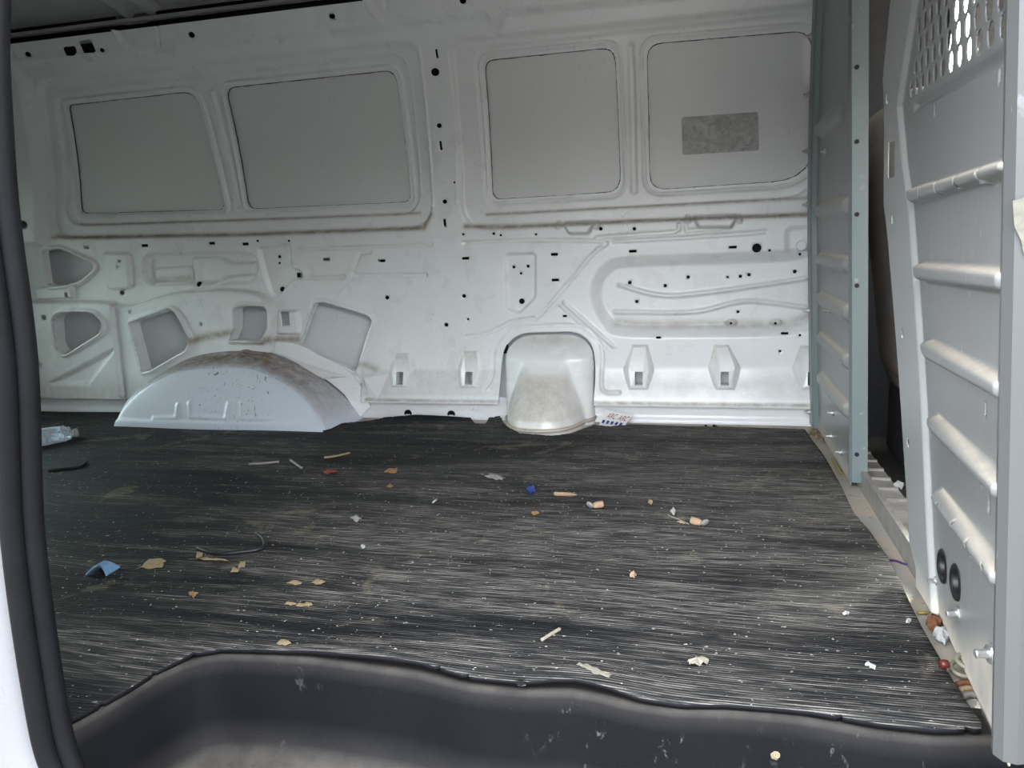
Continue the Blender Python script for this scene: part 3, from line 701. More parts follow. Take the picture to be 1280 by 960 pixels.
# edge post
v = []; n_ = 40
pw = [(1064, 605), (1064, 300), (1064, 0), (1064, -120)]
f = []
for i in range(n_+1):
    z = .005+1.2*i/n_; x0 = PLA[0]+PLA[2]*z
    for dx, dy in ((.004, -.575), (-.003, -.578), (-.004, -.592), (.001, -.600), (.0325, -.601), (.034, -.585)): v.append((x0+dx, dy, z))
for i in range(n_):
    for k in range(5): a = i*6+k; f.append((a, a+6, a+7, a+1))
f += [(0, 1, 2, 3, 4, 5)]
post = MB().add(v, f).build('edge_post', M['blue'], None); keep(post, pa)
for y in (84, 177, 268, 357, 568):
    p = ony(1071, y, -.600); x0 = p[0]
    o = MB().lathe([(.0048, 0), (.0048, .0018), (.0040, .0020)], (x0, -.6005, p[2]), (0, -1, 0), 12).build('hole_shade_disc', M['dark']); keep(o, pa)  # raised dark discs paint in the shade of the post holes
def bolt(p, ax, par, s=1.0):
    ax = Vector(ax).normalized(); e = MB()
    wsh = MB().lathe([(.0125*s, 0), (.013*s, .0004*s), (.013*s, .0018*s), (.0125*s, .0021*s)], p, ax, 14)
    e.lathe([(.0095*s, .0021*s), (.0095*s, .008*s), (.0085*s, .009*s), (.0045*s, .0092*s), (.0045*s, .020*s), (.0035*s, .021*s)], p, ax, 10)
    o = e.build('bolt', M['zinc'], None); keep(o, par); wsh.build('washer', M['zincdull'], o)
for y in (44, 117, 188, 255, 388, 515):
    p = ony(1024+(4 if y > 300 else 0), y, -.05)
    for _ in range(6): p = ony(1024+(4 if y > 300 else 0), y, float(prof(p[2]))-.035)
    bolt((PLA[0]+PLA[2]*p[2]-.016, p[1], p[2]), (-1, -.1, 0), pa, .8)
for y, x in ((189, 1033), (388, 1038), (516, 1042), (545, 1040), (565, 1052)):
    p = onpl(x, y, PLA); bolt((PLA[0]+PLA[2]*p[1], p[0], max(p[1], .012)), (-1, 0, 0), pa, .7)

# ================================================================== PARTITION, near panel with perforated top
pb = empty('perforated_partition_panel', (.31, -1.3, 0)); tag(pb, 'wide grey steel partition panel with perforated top and ribs at right', 'partition')
B = Sheet(-1.552, -.80, .0, 1.33, .0024)
BV = B.V.copy()
inner = PB([(1142, 0), (1122, 133), (1128, 200), (1136, 260), (1144, 373), (1152, 500), (1160, 677), (1166, 770)])
iz = np.array([p[1] for p in inner])[::-1]; iy = np.array([p[0] for p in inner])[::-1]
outer = [onpl(*q, PLB, .006) for q in ((1114, 0), (1101, 133), (1098, 146), (1105, 255), (1110, 293), (1123, 452), (1126, 497), (1138, 682), (1146, 716))]
oz = np.array([p[1] for p in outer])[::-1]; oy = np.array([p[0] for p in outer])[::-1]
# recess field inside the flange
fld = [(y, z) for y, z in zip(iy, iz)]+[(iy[-1]+.03, 1.3), (-1.62, 1.3), (-1.62, -.1), (iy[0], -.1)]
B.region(fld, -.009, .009)
_yi = np.interp(B.V, iz, iy); _yo = np.interp(B.V, oz, oy); B.D += .006*np.clip((B.U-_yi)/np.maximum(_yo-_yi, .02), 0, 1)
RIBS = [((1140, 236), (1263, 199), (1263, 215), (1142, 254), 1), ((1148, 330), (1259, 338), (1259, 364), (1151, 350), 1), ((1156, 426), (1256, 475), (1256, 500), (1162, 448), 1), ((1162, 519), (1253, 603), (1253, 625), (1170, 540), 1), ((1167, 611), (1253, 717), (1253, 738), (1176, 634), 1)]
for a, b1, c1, d1, k in RIBS:
    P = PB([a, b1, c1, d1]); P[1] = (-1.545, P[1][1]); P[2] = (-1.545, P[2][1])
    B.region(roundp(P, .012), .018, .011)
    B.dline(PB([(a[0]+4, a[1]+1), (b1[0], b1[1]+2)]), .0036, 1.0)
P = PB([(1136, 133), (1264, 57)]); B.stroke(P, .012, -.010)
B.dust = np.maximum(B.dust, .9*sst((.045-B.V)/.05)); B.dust = np.maximum(B.dust, .55*sst((.02+.10*sst((-1.25-B.U)/.25)-B.V)/.05))
# perforation: staggered rows of round holes
h00 = np.array([-1.0797, .7666]); e1 = np.array([-.0450, -.0021]); e2 = np.array([.0092, .0276])
for j in range(0, 14):
    for i in range(-4, 16):
        c = h00+e1*i+e2*j
        if c[1] > 1.12: continue
        zl = float(np.interp(c[1], iz, iy))
        if c[0] > zl-.030 or c[0] < -1.49: continue
        B.hole(np.array(circ(c, .0128, 18)))
# bolts' hooks: little pressed tangs
for x, y in ((1160, 139), (1238, 95), (1157, 239), (1178, 233), (1203, 227), (1232, 219), (1222, 511), (1243, 557), (1190, 573), (1217, 598), (1225, 605), (1245, 656), (1226, 632), (1180, 638), (1199, 662), (1246, 685), (1218, 688), (1156, 541), (1240, 717)):
    c = onpl(x, y, PLB); B.small(rect(c, .0030, .0075, .001), .004)
c = onpl(1114.5, 199, PLB, .003); e = onpl(1118, 199, PLB, .003); f_ = onpl(1114.5, 176, PLB, .003); B.hole(rect(c, abs(e[0]-c[0]), abs(f_[1]-c[1]), .002))
for x, y, r_ in ((1109, 124, .009), (1116, 274, .008), (1128, 416, .008), (1136, 553, .008)):
    B.hole(np.array(circ(onpl(x, y, PLB, .004), r_, 14)))
for x, y in ((1171, 707), (1187, 727)): B.small(circ(onpl(x, y, PLB), .022, 20))
# trim the sheet to the flange edge
zz = np.clip(B.V, oz[0], oz[-1]); oe = np.interp(B.V, oz, oy); 
cut = B.U > oe
m = cut[:-1, :-1]; B.live &= ~m
near = (~cut) & (oe-B.U < B.c*1.01)
B.U = np.where(near, oe, B.U)
o = B.build('panel', fnB, M['grey']); keep(o, pb)
_c = np.zeros(len(o.data.vertices)*3); o.data.vertices.foreach_get('co', _c); _c = _c.reshape(-1, 3)
_a = o.data.attributes.new('pale', 'FLOAT', 'POINT'); _a.data.foreach_set('value', sst((_c[:, 1]-np.interp(_c[:, 2], iz, iy)+.006)/.006).astype(np.float32))  # free-edge flange lightened to paint in the light it catches
sd = o.modifiers.new('thick', 'SOLIDIFY'); sd.thickness = .002; sd.offset = 0
# flange faces (lighter): strip proud along the free edge
v = []; f = []; n_ = 50
for i in range(n_+1):
    z = .012+1.15*i/n_; yo = float(np.interp(z, oz, oy)); yi = float(np.interp(z, iz, iy)); wd = (yi-yo)
    for t, dx in ((-.002, .030), (-.002, .002), (.05, -.0025), (.80, -.0025), (.97, .001)):
        y = yo+wd*t; v.append((PLB[0]+PLB[1]*y+PLB[2]*z+dx, y, z))
for i in range(n_):
    for k in range(4): a = i*5+k; f.append((a, a+5, a+6, a+1))
# near return flange facing the side door
v = []; f = []; n_ = 40
for i in range(n_+1):
    z = .010+1.2*i/n_; x0 = PLB[0]+PLB[1]*(-1.548)+PLB[2]*z
    rr = 0 if i > 0 else .02
    for dx, dy in ((.004, -1.530), (-.004, -1.538), (-.006, -1.549), (.0, -1.560), (.012, -1.563), (.085, -1.563), (.09, -1.550)): v.append((x0+dx, dy, z+(.02 if (i == 0 and dx > .05) else 0)))
for i in range(n_):
    for k in range(6): a = i*7+k; f.append((a, a+7, a+8, a+1))
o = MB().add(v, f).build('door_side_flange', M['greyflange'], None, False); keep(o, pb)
# masking tape remnant on the near flange
P = [(1266, 251), (1280, 247), (1292, 252), (1292, 330), (1280, 318), (1276, 300), (1268, 283)]
vv = [ony(*p, -1.5645) for p in P]; vv += [q+np.array([0, .001, 0]) for q in vv]; n_ = len(P)
o = MB().add(vv, [tuple(range(n_)), tuple(range(n_, 2*n_))[::-1]]+[(i, (i+1) % n_, n_+(i+1) % n_, n_+i) for i in range(n_)]).build('masking_tape_scrap', M['masktape']); keep(o, pb); o['label'] = 'torn cream masking tape scrap'
# grommets
for x, y in ((1171, 707), (1187, 727)):
    c = onpl(x, y, PLB); x0 = PLB[0]+PLB[1]*c[0]+PLB[2]*c[1]
    e = MB(); ang = [k*2*math.pi/24 for k in range(24)]
    e.lathe([(.014, .012), (.014, -.004), (.019, -.009), (.024, -.008), (.026, -.003), (.026, .004), (.022, .012)], (x0+.014, c[0], c[1]), (1, 0, 0), 24)
    e.f = e.f[:-2]
    o = e.build('grommet', M['blackpl'], None, True); keep(o, pb)
for x, y, s_ in ((1163, 725, .8), (1191, 766, 1.0), (1232, 816, 1.15)):
    c = onpl(x, y, PLB); bolt((PLB[0]+PLB[1]*c[0]+PLB[2]*c[1]+.012, c[0], c[1]), (-1, -.15, 0), pb, s_)

# ================================================================== WEATHERSTRIP AND NEAR BODY SIDE
path = [(-.634, .86), (-.640, .79), (-.659, .62), (-.665, .46), (-.690, .27), (-.695, .07), (-.686, .0), (-.665, -.06), (-.63, -.10), (-.56, -.13)]
path = spline([(-.56, 1.24), (-.60, 1.05)]+path, 8)
pathy = [-1.755+.10*max(0, z-.75)**1.0 for x, z in path]
ws = empty('weatherstrip', (-.67, -1.75, 0)); tag(ws, 'black rubber door weatherstrip running down the left edge', 'weatherstrip')
o = MB().tube([(x-.008, y-.004, z) for (x, z), y in zip(path, pathy)], .0115, 14).build('seal_bulb', M['rubber'], None, True); keep(o, ws)
o = MB().tube([(x+.006, y+.009, z) for (x, z), y in zip(path, pathy)], .0105, 12).build('seal_carrier', M['rubber'], None, True); keep(o, ws)
# inner return of the pillar and outer body side
NS = len(path); v = []; f = []
sec = [(-.16, .12), (-.020, .020), (-.012, .008), (-.020, -.003), (-.030, -.012), (-.060, -.016), (-.085, -.020), (-.092, -.034), (-.10, -.042), (-.18, -.050), (-.60, -.052), (-2.0, -.052)]
for (x, z), y in zip(path, pathy):
    for dx, dy in sec: v.append((max(x+dx, -2.68), y+dy, z))
ns = len(sec)
for i in range(NS-1):
    for k in range(ns-1): a = i*ns+k; f.append((a, a+ns, a+ns+1, a+1))
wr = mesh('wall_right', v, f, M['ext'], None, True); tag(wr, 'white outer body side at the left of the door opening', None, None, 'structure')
# inner lining of the rear body side, unseen lowered header above the door, floor-side rail
MB().box((-1.76, -1.70, .62), (1.82, .02, 1.36)).build('inner_lining', M['roof'], wr)
MB().box((-.71, -1.66, 1.20), (3.92, .16, .40)).build('shading_door_header', M['roof'], wr)  # unseen; brought down low to darken the upper wall
# front body side with cab door (unseen, windowless, post added to block light)
wf = MB(); wf.box((1.02, -1.74, .60), (1.12, .04, 1.62)); wf.box((.455, -1.665, .58), (.09, .17, 1.40))
wfo = tag(wf.build('door_unseen', M['ext']), 'unseen windowless white cab door side shutting out light', None, None, 'structure')

# ================================================================== CEILING
def roofz(y): 
    t = (y+.98)/.78; return 1.375-.085*t*t
C_ = Sheet(-2.66, 1.25, -1.72, -.213, .015)
for x in np.arange(-2.45, 1.2, .16): C_.stroke([(x, -1.6), (x, -.30)], .03, -.004)
ceil = C_.build('ceiling', lambda U, V, D: (U, V, roofz(V)-D), M['roof'], None, True); tag(ceil, 'white ribbed roof skin of the van', None, None, 'structure')
def bow(x, w_):
    v = []; f = []; n_ = 30
    for i in range(n_+1):
        y = -.212-1.45*i/n_; z = roofz(y)
        for dx, dz in ((-w_*.62, -.002), (-w_*.5, -.012), (-w_*.36, -.020), (-w_*.24, -.020), (-w_*.14, -.010), (w_*.14, -.010), (w_*.24, -.020), (w_*.36, -.020), (w_*.5, -.012), (w_*.62, -.002)): v.append((x+dx, y, z+dz))
    for i in range(n_):
        for k in range(9): a = i*10+k; f.append((a, a+1, a+11, a+10))
    o = MB().add(v, f).build('roof_bow', M['roof'], ceil, True)
for x in (-1.66, -.86, -.02): bow(x, .13)
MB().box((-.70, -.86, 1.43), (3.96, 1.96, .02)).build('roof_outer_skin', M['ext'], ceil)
# roof rail flange and the dark rubber strip under it
n_ = 40
MB().add([(x, y, z) for x in np.linspace(-2.66, .5, n_) for y, z in ((-.185, 1.292), (-.204, 1.268), (-.214, 1.262), (-.226, 1.268))], [(i*4+k, i*4+4+k, i*4+5+k, i*4+1+k) for i in range(n_-1) for k in range(3)]).build('roof_rail', M['roof'], ceil)
MB().tube([(-2.64, -.196, 1.249), (-1.74, -.196, 1.249), (-1.72, -.196, 1.246), (-1.66, -.196, 1.246), (-1.64, -.196, 1.249), (-.915, -.196, 1.249)], .0125, 8).build('roof_gap_seal', M['rubber'], ceil, True)
MB().box((-.2, -.196, 1.250), (1.40, .03, .028)).build('roof_rail_cover', M['white'], ceil)
MB().tube([(-2.64, -.214, 1.276), (-1.75, -.214, 1.276)], .006, 6).build('joint_sealer', M['rubber'], ceil, True)
MB().tube([(-1.60, -.214, 1.276), (-.93, -.214, 1.276)], .006, 6).build('joint_sealer', M['rubber'], ceil, True)

# ================================================================== REAR END (out of frame) with two tinted windows set low for their light
rw = MB()
for y0, y1, z0, z1 in ((-1.74, -.0, -.05, .10), (-1.74, .06, .74, 1.44), (-1.74, -1.58, .10, .74), (-.96, -.80, .10, .74), (-.16, .06, .10, .74)):
    rw.box((-2.66, (y0+y1)/2, (z0+z1)/2), (.04, y1-y0, z1-z0))
rear = tag(rw.build('wall_rear', M['roof']), 'unseen rear doors closing the load space', None, None, 'structure')
for i, (a, bq) in enumerate(((-1.58, -.96), (-.80, -.16))):
    o = MB().box((-2.66, (a+bq)/2, .42), (.005, bq-a, .64)).build('window_%d' % (i+1), M['glass']); tag(o, 'unseen green tinted rear door window set low for its light', None, None, 'structure')
    fr = MB()
    for c_, d_ in (((-2.63, (a+bq)/2, .115), (.02, bq-a, .03)), ((-2.63, (a+bq)/2, .725), (.02, bq-a, .03)), ((-2.63, a+.015, .42), (.02, .03, .64)), ((-2.63, bq-.015, .42), (.02, .03, .64))): fr.box(c_, d_)
    fr.build('window_frame', M['rubber'], o)  # frame of the unseen rear window set low for its light

# ================================================================== CAB beyond the partition
cb = MB(); cb.box((.95, -.85, -.035), (1.19, 1.80, .03))
cf = tag(cb.build('floor_cab', M['carpet']), 'dark cab floor beyond the partition gap', None, None, 'structure')
t_ = MB()
MB().box((.375, -.78, .008), (.050, 1.0, .020)).build('threshold_plate', M['zincdull'], cf)
for i in range(12): MB().box((.376, -.40-.07*i, .020), (.046, .010, .006)).build('threshold_rib', M['zincdull'], cf)
# cab far side wall with the driver's window
cw = MB(); cw.box((.95, .03, .25), (1.2, .04, .62)); cw.box((.4535, -.085, .95), (.243, .15, .80)); cw.box((.4675, -.03, .26), (.271, .08, .60)); cw.box((.95, -.16, 1.29), (1.2, .10, .08)); cw.box((1.50, -.06, .85), (.10, .06, .80))
cwo = tag(cw.build('wall_cab', M['cab']), 'dark cab side wall with bright window opening', None, None, 'structure')
o = MB().box((1.03, -.05, .86), (.85, .005, .72), 0, .18).build('window_3', M['clear']); tag(o, 'cab side window seen through the perforations', None, None, 'structure')
fr = MB(); fr.box((.592, -.05, .86), (.02, .02, .72), 0, .18).box((1.44, -.05, .86), (.02, .02, .72), 0, .18); fr.build('window_frame', M['rubber'], o)
d_ = MB(); d_.box((1.35, -.85, .25), (.40, 1.70, .56)); d_.box((1.54, -.85, .70), (.04, 1.76, .50)); d_.box((1.52, -.85, 1.30), (.06, 1.76, .25)); tag(d_.build('wall_dash_and_shading', M['cab']), 'dark dashboard with unseen front wall pieces shutting out light', None, None, 'structure')  # unseen wall pieces added above the dash to keep the cab dark
def seat(name, y0, w_, lab, top):
    o = empty(name, (.60, y0, 0)); tag(o, lab, 'seat', None)
    def cushion(nm, c, d, ry, seg=.04, mt='seat'):
        e = MB().box(c, d, 0, 0, ry); q = e.build(nm, M[mt], None, True, seg); keep(q, o); return q
    cushion('base', (.70, y0, .08), (.46, w_*.8, .18), 0, .01, 'cab'); cushion('seat_cushion', (.72, y0, .24), (.52, w_, .15), -.08)
    cushion('backrest', (.475, y0, .19+(top-.19)/2), (.13, w_, top-.19), -.13)
    if top < .9: return o
    cushion('headrest', (.425, y0, top+.13), (.10, w_*.5, .18), -.13)
    for s_ in (-.06, .06):
        q = MB().tube([(.445, y0+s_, top-.08), (.43, y0+s_, top+.08)], .007, 8).build('headrest_post', M['zinc']); keep(q, o)
    return o
seat('driver_seat', -.40, .44, 'grey fabric seat behind the partition gap', .84)
seat('passenger_seat', -1.275, .52, 'grey-brown fabric seat glimpsed through the perforated holes', 1.04)

# ================================================================== GROUND OUTSIDE
g = MB().add([(-14, -14, -.62), (14, -14, -.62), (14, 14, -.62), (-14, 14, -.62)], [(0, 1, 2, 3)])
tag(g.build('ground', M['ground']), 'grey asphalt ground outside the van', None, None, 'structure')

# ================================================================== LITTER ON THE MAT
def top_z(x, y):
    e = math.exp(-((y+1.49)/.05)**2)
    z = .004+.0022*math.sin(x*3.1+y*7)*math.sin(y*5+1)+.0014*math.sin(x*11+3*math.sin(y*6))+e*(.008*math.exp(-((x+.14)/.08)**2)+.007*math.exp(-((x+.42)/.13)**2)+.003)
    return z
def FP(px, py, h=0.0):
    p = onz(px, py, .004); z = top_z(p[0], p[1]); p = onz(px, py, z+h); return np.array([p[0], p[1], z+h])
def flake(name, pts, mat, label, cat, th=.0015, crumple=.001, base=None, lift=0):
    out = []
    for i, q in enumerate(pts):                      # torn, uneven outline
        nx = pts[(i+1) % len(pts)]; L_ = math.hypot(nx[0]-q[0], nx[1]-q[1]); out.append(q)
        for t in (.33, .67): out.append((q[0]+(nx[0]-q[0])*t+random.uniform(-.10, .10)*L_, q[1]+(nx[1]-q[1])*t+random.uniform(-.09, .09)*L_))
    pts = out
    P = [FP(*q) for q in pts] if base is None else [onz(*q, base) for q in pts]
    n_ = len(P); c = np.mean(P, 0); v = [tuple(p+np.array([0, 0, .0006+lift+random.random()*crumple])) for p in P]+[tuple(c+np.array([0, 0, .0012+lift+crumple*1.2]))]
    v += [(p[0], p[1], p[2]+th) for p in v[:n_+1]]
    f = []
    for i in range(n_):
        j = (i+1) % n_; f += [(i, n_, j), (n_+1+i, n_+1+j, 2*n_+1), (i, j, n_+1+j, n_+1+i)]
    o = MB().add(v, f).build(name, M[mat]); return tag(o, label, cat)
def stick(name, pts, r_, mat, label, cat, n=6, h=None, flat=1.0):
    P = [FP(q[0], q[1], (h if h is not None else r_)) for q in pts]; P = spline(P, 4) if len(P) > 2 else P
    return tag(MB().tube(P, r_, n, True, flat).build(name, M[mat], None, True), label, cat)
# crumpled bottle by the weatherstrip
def bottle():
    a = FP(44, 549, .018); c = FP(94, 541, .016); ax = Vector(c-a); L_ = ax.length; o = empty('plastic_bottle', tuple(a)); tag(o, 'crumpled clear plastic bottle with pale blue label by the weatherstrip', 'bottle')
    t = NT('crumpled_clear_plastic'); cm = t.mix(t.ramp(t.noise(70, 4, .7, dist=1), .4, .6), (.50, .60, .64), (.80, .85, .86)); pl = t.done(cm, .18, 0, **{'Transmission Weight': .45})
    def crump(o_, amp):
        for q in o_.data.vertices: q.co += Vector((random.uniform(-amp, amp), random.uniform(-amp, amp), random.uniform(-amp, amp)))
    e = MB().lathe([(.006, -.05), (.028, -.045), (.030, -.02), (.027, 0), (.029, L_*.25), (.026, L_*.5), (.027, L_*.7), (.020, L_*.85), (.011, L_*.93), (.011, L_*.97)], a, ax, 14)
    b_ = e.build('body', pl); crump(b_, .0035); keep(b_, o)
    e = MB().lathe([(.0285, L_*.10), (.0295, L_*.12), (.0285, L_*.62), (.0275, L_*.64)], a, ax, 14); e.f = e.f[:-2]
    t = NT('pale_blue_label'); q = e.build('label_band', t.done(t.mix(t.ramp(t.noise(55, 3, .6, dist=1.2), .45, .55), (.36, .55, .68), (.75, .82, .86)), .35)); crump(q, .003); q.parent = b_
    q = MB().lathe([(.0125, L_*.95), (.0135, L_*.96), (.0135, L_*1.06), (.011, L_*1.07)], a, ax, 14).build('cap', M['paper']); keep(q, o)
    for ch in o.children:
        zmin = min((ch.matrix_parent_inverse@q.co).z for q in ch.data.vertices)
bottle()
stick('black_cord', [(60, 588), (75, 586), (95, 584), (104, 580), (108, 577)], .0035, 'cord', 'short black cord on the mat below the bottle', 'cord')
stick('zip_tie', [(247, 685), (262, 690), (278, 692), (300, 690), (322, 687), (331, 681), (328, 672), (321, 667)], .004, 'cord', 'bent black zip tie lying at left of the mat', 'zip tie')
# blue clip: arched bow-tie shape
def clip():
    a = FP(116, 712, .004); c = FP(141, 713, .004); ax = (c-a); L_ = np.linalg.norm(ax); ux = ax/L_; uy = np.array([-ux[1], ux[0], 0]); e = MB(); n_ = 10; v = []; f = []
    for i in range(n_+1):
        t = i/n_; z = .014*math.sin(math.pi*t)+.001; wd = .009+.010*abs(2*t-1)**1.5
        for s_, dz in ((-1, 0), (1, 0), (1, .003), (-1, .003)): p = a+ax*t+uy*wd*s_; v.append((p[0], p[1], a[2]-.004+z+dz))
    for i in range(n_):
        for k in range(4): q = i*4+k; f.append((q, i*4+(k+1) % 4, i*4+4+(k+1) % 4, q+4))
    f += [(0, 1, 2, 3), (n_*4, n_*4+1, n_*4+2, n_*4+3)]
    return tag(e.add(v, f).build('plastic_clip', M['blueclip']), 'pale blue arched plastic clip at left of the mat', 'clip')
clip()
stick('twig', [(311, 580), (330, 579), (349, 577)], .0032, 'ash', 'grey straight twig on the mat below the wheel arch', 'twig')
stick('twig', [(363, 575), (377, 585)], .003, 'paper', 'short slanted grey stick right of the straight twig', 'twig')
stick('twig', [(405, 572), (420, 570), (437, 566)], .003, 'straw', 'pale curved twig in front of the wheel arch', 'twig')
flake('red_scrap', [(404, 591), (410, 588), (422, 590), (416, 593), (408, 594)], 'redbit', 'small red scrap on the mat in front of the wheel arch', 'scrap', crumple=.004)
flake('orange_scrap', [(480, 592), (484, 588), (497, 587), (496, 591), (487, 593)], 'orange', 'small orange scrap right of the red one', 'scrap', crumple=.004)
flake('foil_scrap', [(483, 610), (488, 606), (492, 609), (489, 612)], 'orange', 'tiny tan crumb just below the orange scrap', 'scrap', crumple=.004)
flake('paper_scrap', [(606, 597), (612, 594), (625, 596), (632, 599), (628, 601), (615, 600)], 'ash', 'torn grey paper scrap in the middle of the mat', 'scrap', crumple=.004)
flake('blue_crumple', [(658, 615), (661, 611), (668, 612), (670, 616), (664, 619)], 'bluebit', 'crumpled dark blue plastic bit near the wooden stick', 'scrap', th=.004, crumple=.006)
def pencil():
    a = FP(693, 617, .0045); c = FP(714, 618, .0045); d = FP(721, 618.3, .0045)
    o = empty('wooden_stick', tuple(a)); tag(o, 'short orange wooden stick with sharpened end', 'stick')
    q = MB().tube([a, c], .0045, 6).build('shaft', M['wood']); keep(q, o); q = MB().tube([c, d], [.0045, .001], 6).build('tip', M['tan']); keep(q, o)
pencil()
def plug(px, py, dx, lab, mt='foam', disc='ash', s_=1.0):
    a = FP(px, py, .007*s_); c = a+np.array([dx, .004, .001]); o = empty('earplug', tuple(a)); tag(o, lab, 'earplug', 'foam earplugs on the mat')
    q = MB().lathe([(.003*s_, -.010*s_), (.006*s_, -.008*s_), (.0072*s_, 0), (.0072*s_, .009*s_), (.006*s_, .012*s_)], a, Vector(c-a), 12).build('foam_body', M[mt], None, True); keep(q, o)
    q = MB().lathe([(.006*s_, -.002), (.0085*s_, 0), (.0085*s_, .003), (.005*s_, .005)], a-np.array([dx*1.6, .005, .0]), Vector(c-a)+Vector((0, .01, .01)), 12).build('flange', M[disc], None, True); keep(q, o)
plug(747, 631, .010, 'tan foam earplug near the wooden stick'); plug(871, 652, -.010, 'tan foam earplug with pale disc farther right on the mat')
flake('white_chip', [(838, 643), (841, 637), (845, 642), (842, 645)], 'whitebit', 'small white chip left of the right earplug', 'chip', th=.004, crumple=.005)
stick('wire', [(835, 644), (848, 649), (861, 655)], .0013, 'ash', 'thin grey wire beside the right earplug', 'wire')
flake('tan_chip', [(846, 653), (852, 652), (857, 655), (850, 656)], 'foam', 'small tan chip below the thin grey wire', 'chip', crumple=.003)
flake('pale_scrap', [(810, 630), (813, 626), (816, 630), (813, 632)], 'foam', 'tiny pale scrap above the white chip', 'scrap', th=.003, crumple=.004)
flake('rust_scrap', [(664, 642), (670, 640), (674, 643), (668, 645)], 'orange', 'small rusty scrap left of centre of the mat', 'scrap', crumple=.003)
flake('pale_petal', [(787, 723), (791, 717), (796, 721), (793, 725)], 'foam', 'small pale petal-like scrap in the centre of the mat', 'scrap', th=.003, crumple=.006)
# tape residue and leaf
flake('tape_strip', [(720, 832), (724, 829), (740, 834), (752, 840), (764, 844), (761, 848), (745, 844), (732, 840)], 'residue', 'pale torn tape strip stuck on the mat near its front edge', 'tape', th=.0006, crumple=.0006)
flake('dry_leaf', [(859, 830), (866, 826), (872, 823), (886, 828), (884, 833), (870, 835), (864, 834)], 'residue', 'pale crumpled dry leaf near the front edge of the mat', 'leaf', th=.001, crumple=.006)
stick('threaded_anchor', [(677, 800), (688, 793), (700, 786)], .0026, 'residue', 'pale threaded wall anchor lying near the tape strip', 'anchor')
flake('orange_leaf', [(236, 744), (241, 742), (248, 744), (245, 747), (242, 750), (238, 747)], 'orange', 'small orange leaf on the dark left of the mat', 'leaf', crumple=.005)
# dried straw patches on the left
for k, (a, bq, c, d) in enumerate(((170, 712, 208, 702), (196, 711, 205, 706), (236, 700, 286, 702), (245, 698, 254, 692), (298, 711, 307, 704), (288, 717, 300, 712))):
    flake('straw_scrap', [(a, bq), ((a+c)/2-2, min(bq, d)-2), (c, d), ((a+c)/2+3, max(bq, d)-1)], 'straw', ['long straw-coloured smear left of the zip tie', 'short straw bit on the long smear', 'straw-coloured strip below the zip tie', 'small straw tip above the straw strip', 'straw-coloured bit at the right of the strip', 'lowest straw-coloured bit right of the strip'][k], 'straw', th=.0006, crumple=.002)
for k, (x, y, a, bq) in enumerate(((368, 729, 10, 3), (398, 728, 9, 3), (363, 755, 8, 2.5), (376, 757, 6, 2.5), (385, 756, 6, 3), (355, 804, 9, 4))):
    flake('tan_flake', [(x-a, y+bq*.4), (x-a*.3, y-bq), (x+a*.6, y-bq*.6), (x+a, y+bq*.2), (x+a*.1, y+bq)], 'straw', ['upper left tan flake patch on the mat', 'upper right tan flake patch on the mat', 'leftmost of the three lower tan flakes', 'middle of the three lower tan flakes', 'rightmost of the three lower tan flakes', 'tan flake close to the curved front edge of the mat'][k], 'flake', th=.0005, crumple=.001)
flake('pale_flake', [(438, 651), (444, 647), (452, 650), (447, 653)], 'ash', 'pale grey flake in the dusty left middle of the mat', 'flake', th=.002, crumple=.005)
flake('white_chip', [(451, 685), (453, 683), (457, 685), (454, 687)], 'whitebit', 'bright white chip at lower left of the grey flake', 'chip', th=.003, crumple=.002)
flake('white_chip', [(1081, 832), (1085, 830), (1095, 835), (1094, 838), (1087, 836)], 'whitebit', 'white oval chip near the right edge of the mat', 'chip', th=.002, crumple=.002)
flake('white_chip', [(1053, 769), (1056, 766), (1062, 768), (1058, 770)], 'whitebit', 'small white chip farther up the right side of the mat', 'chip', th=.002, crumple=.002)
flake('white_chip', [(1132, 780), (1136, 775), (1139, 779), (1135, 781)], 'whitebit', 'white crumb at the mat edge by the partition', 'chip', th=.003, crumple=.003)
stick('white_splinter', [(541, 628), (546, 624)], .002, 'whitebit', 'tiny white splinter in the middle of the mat', 'splinter')
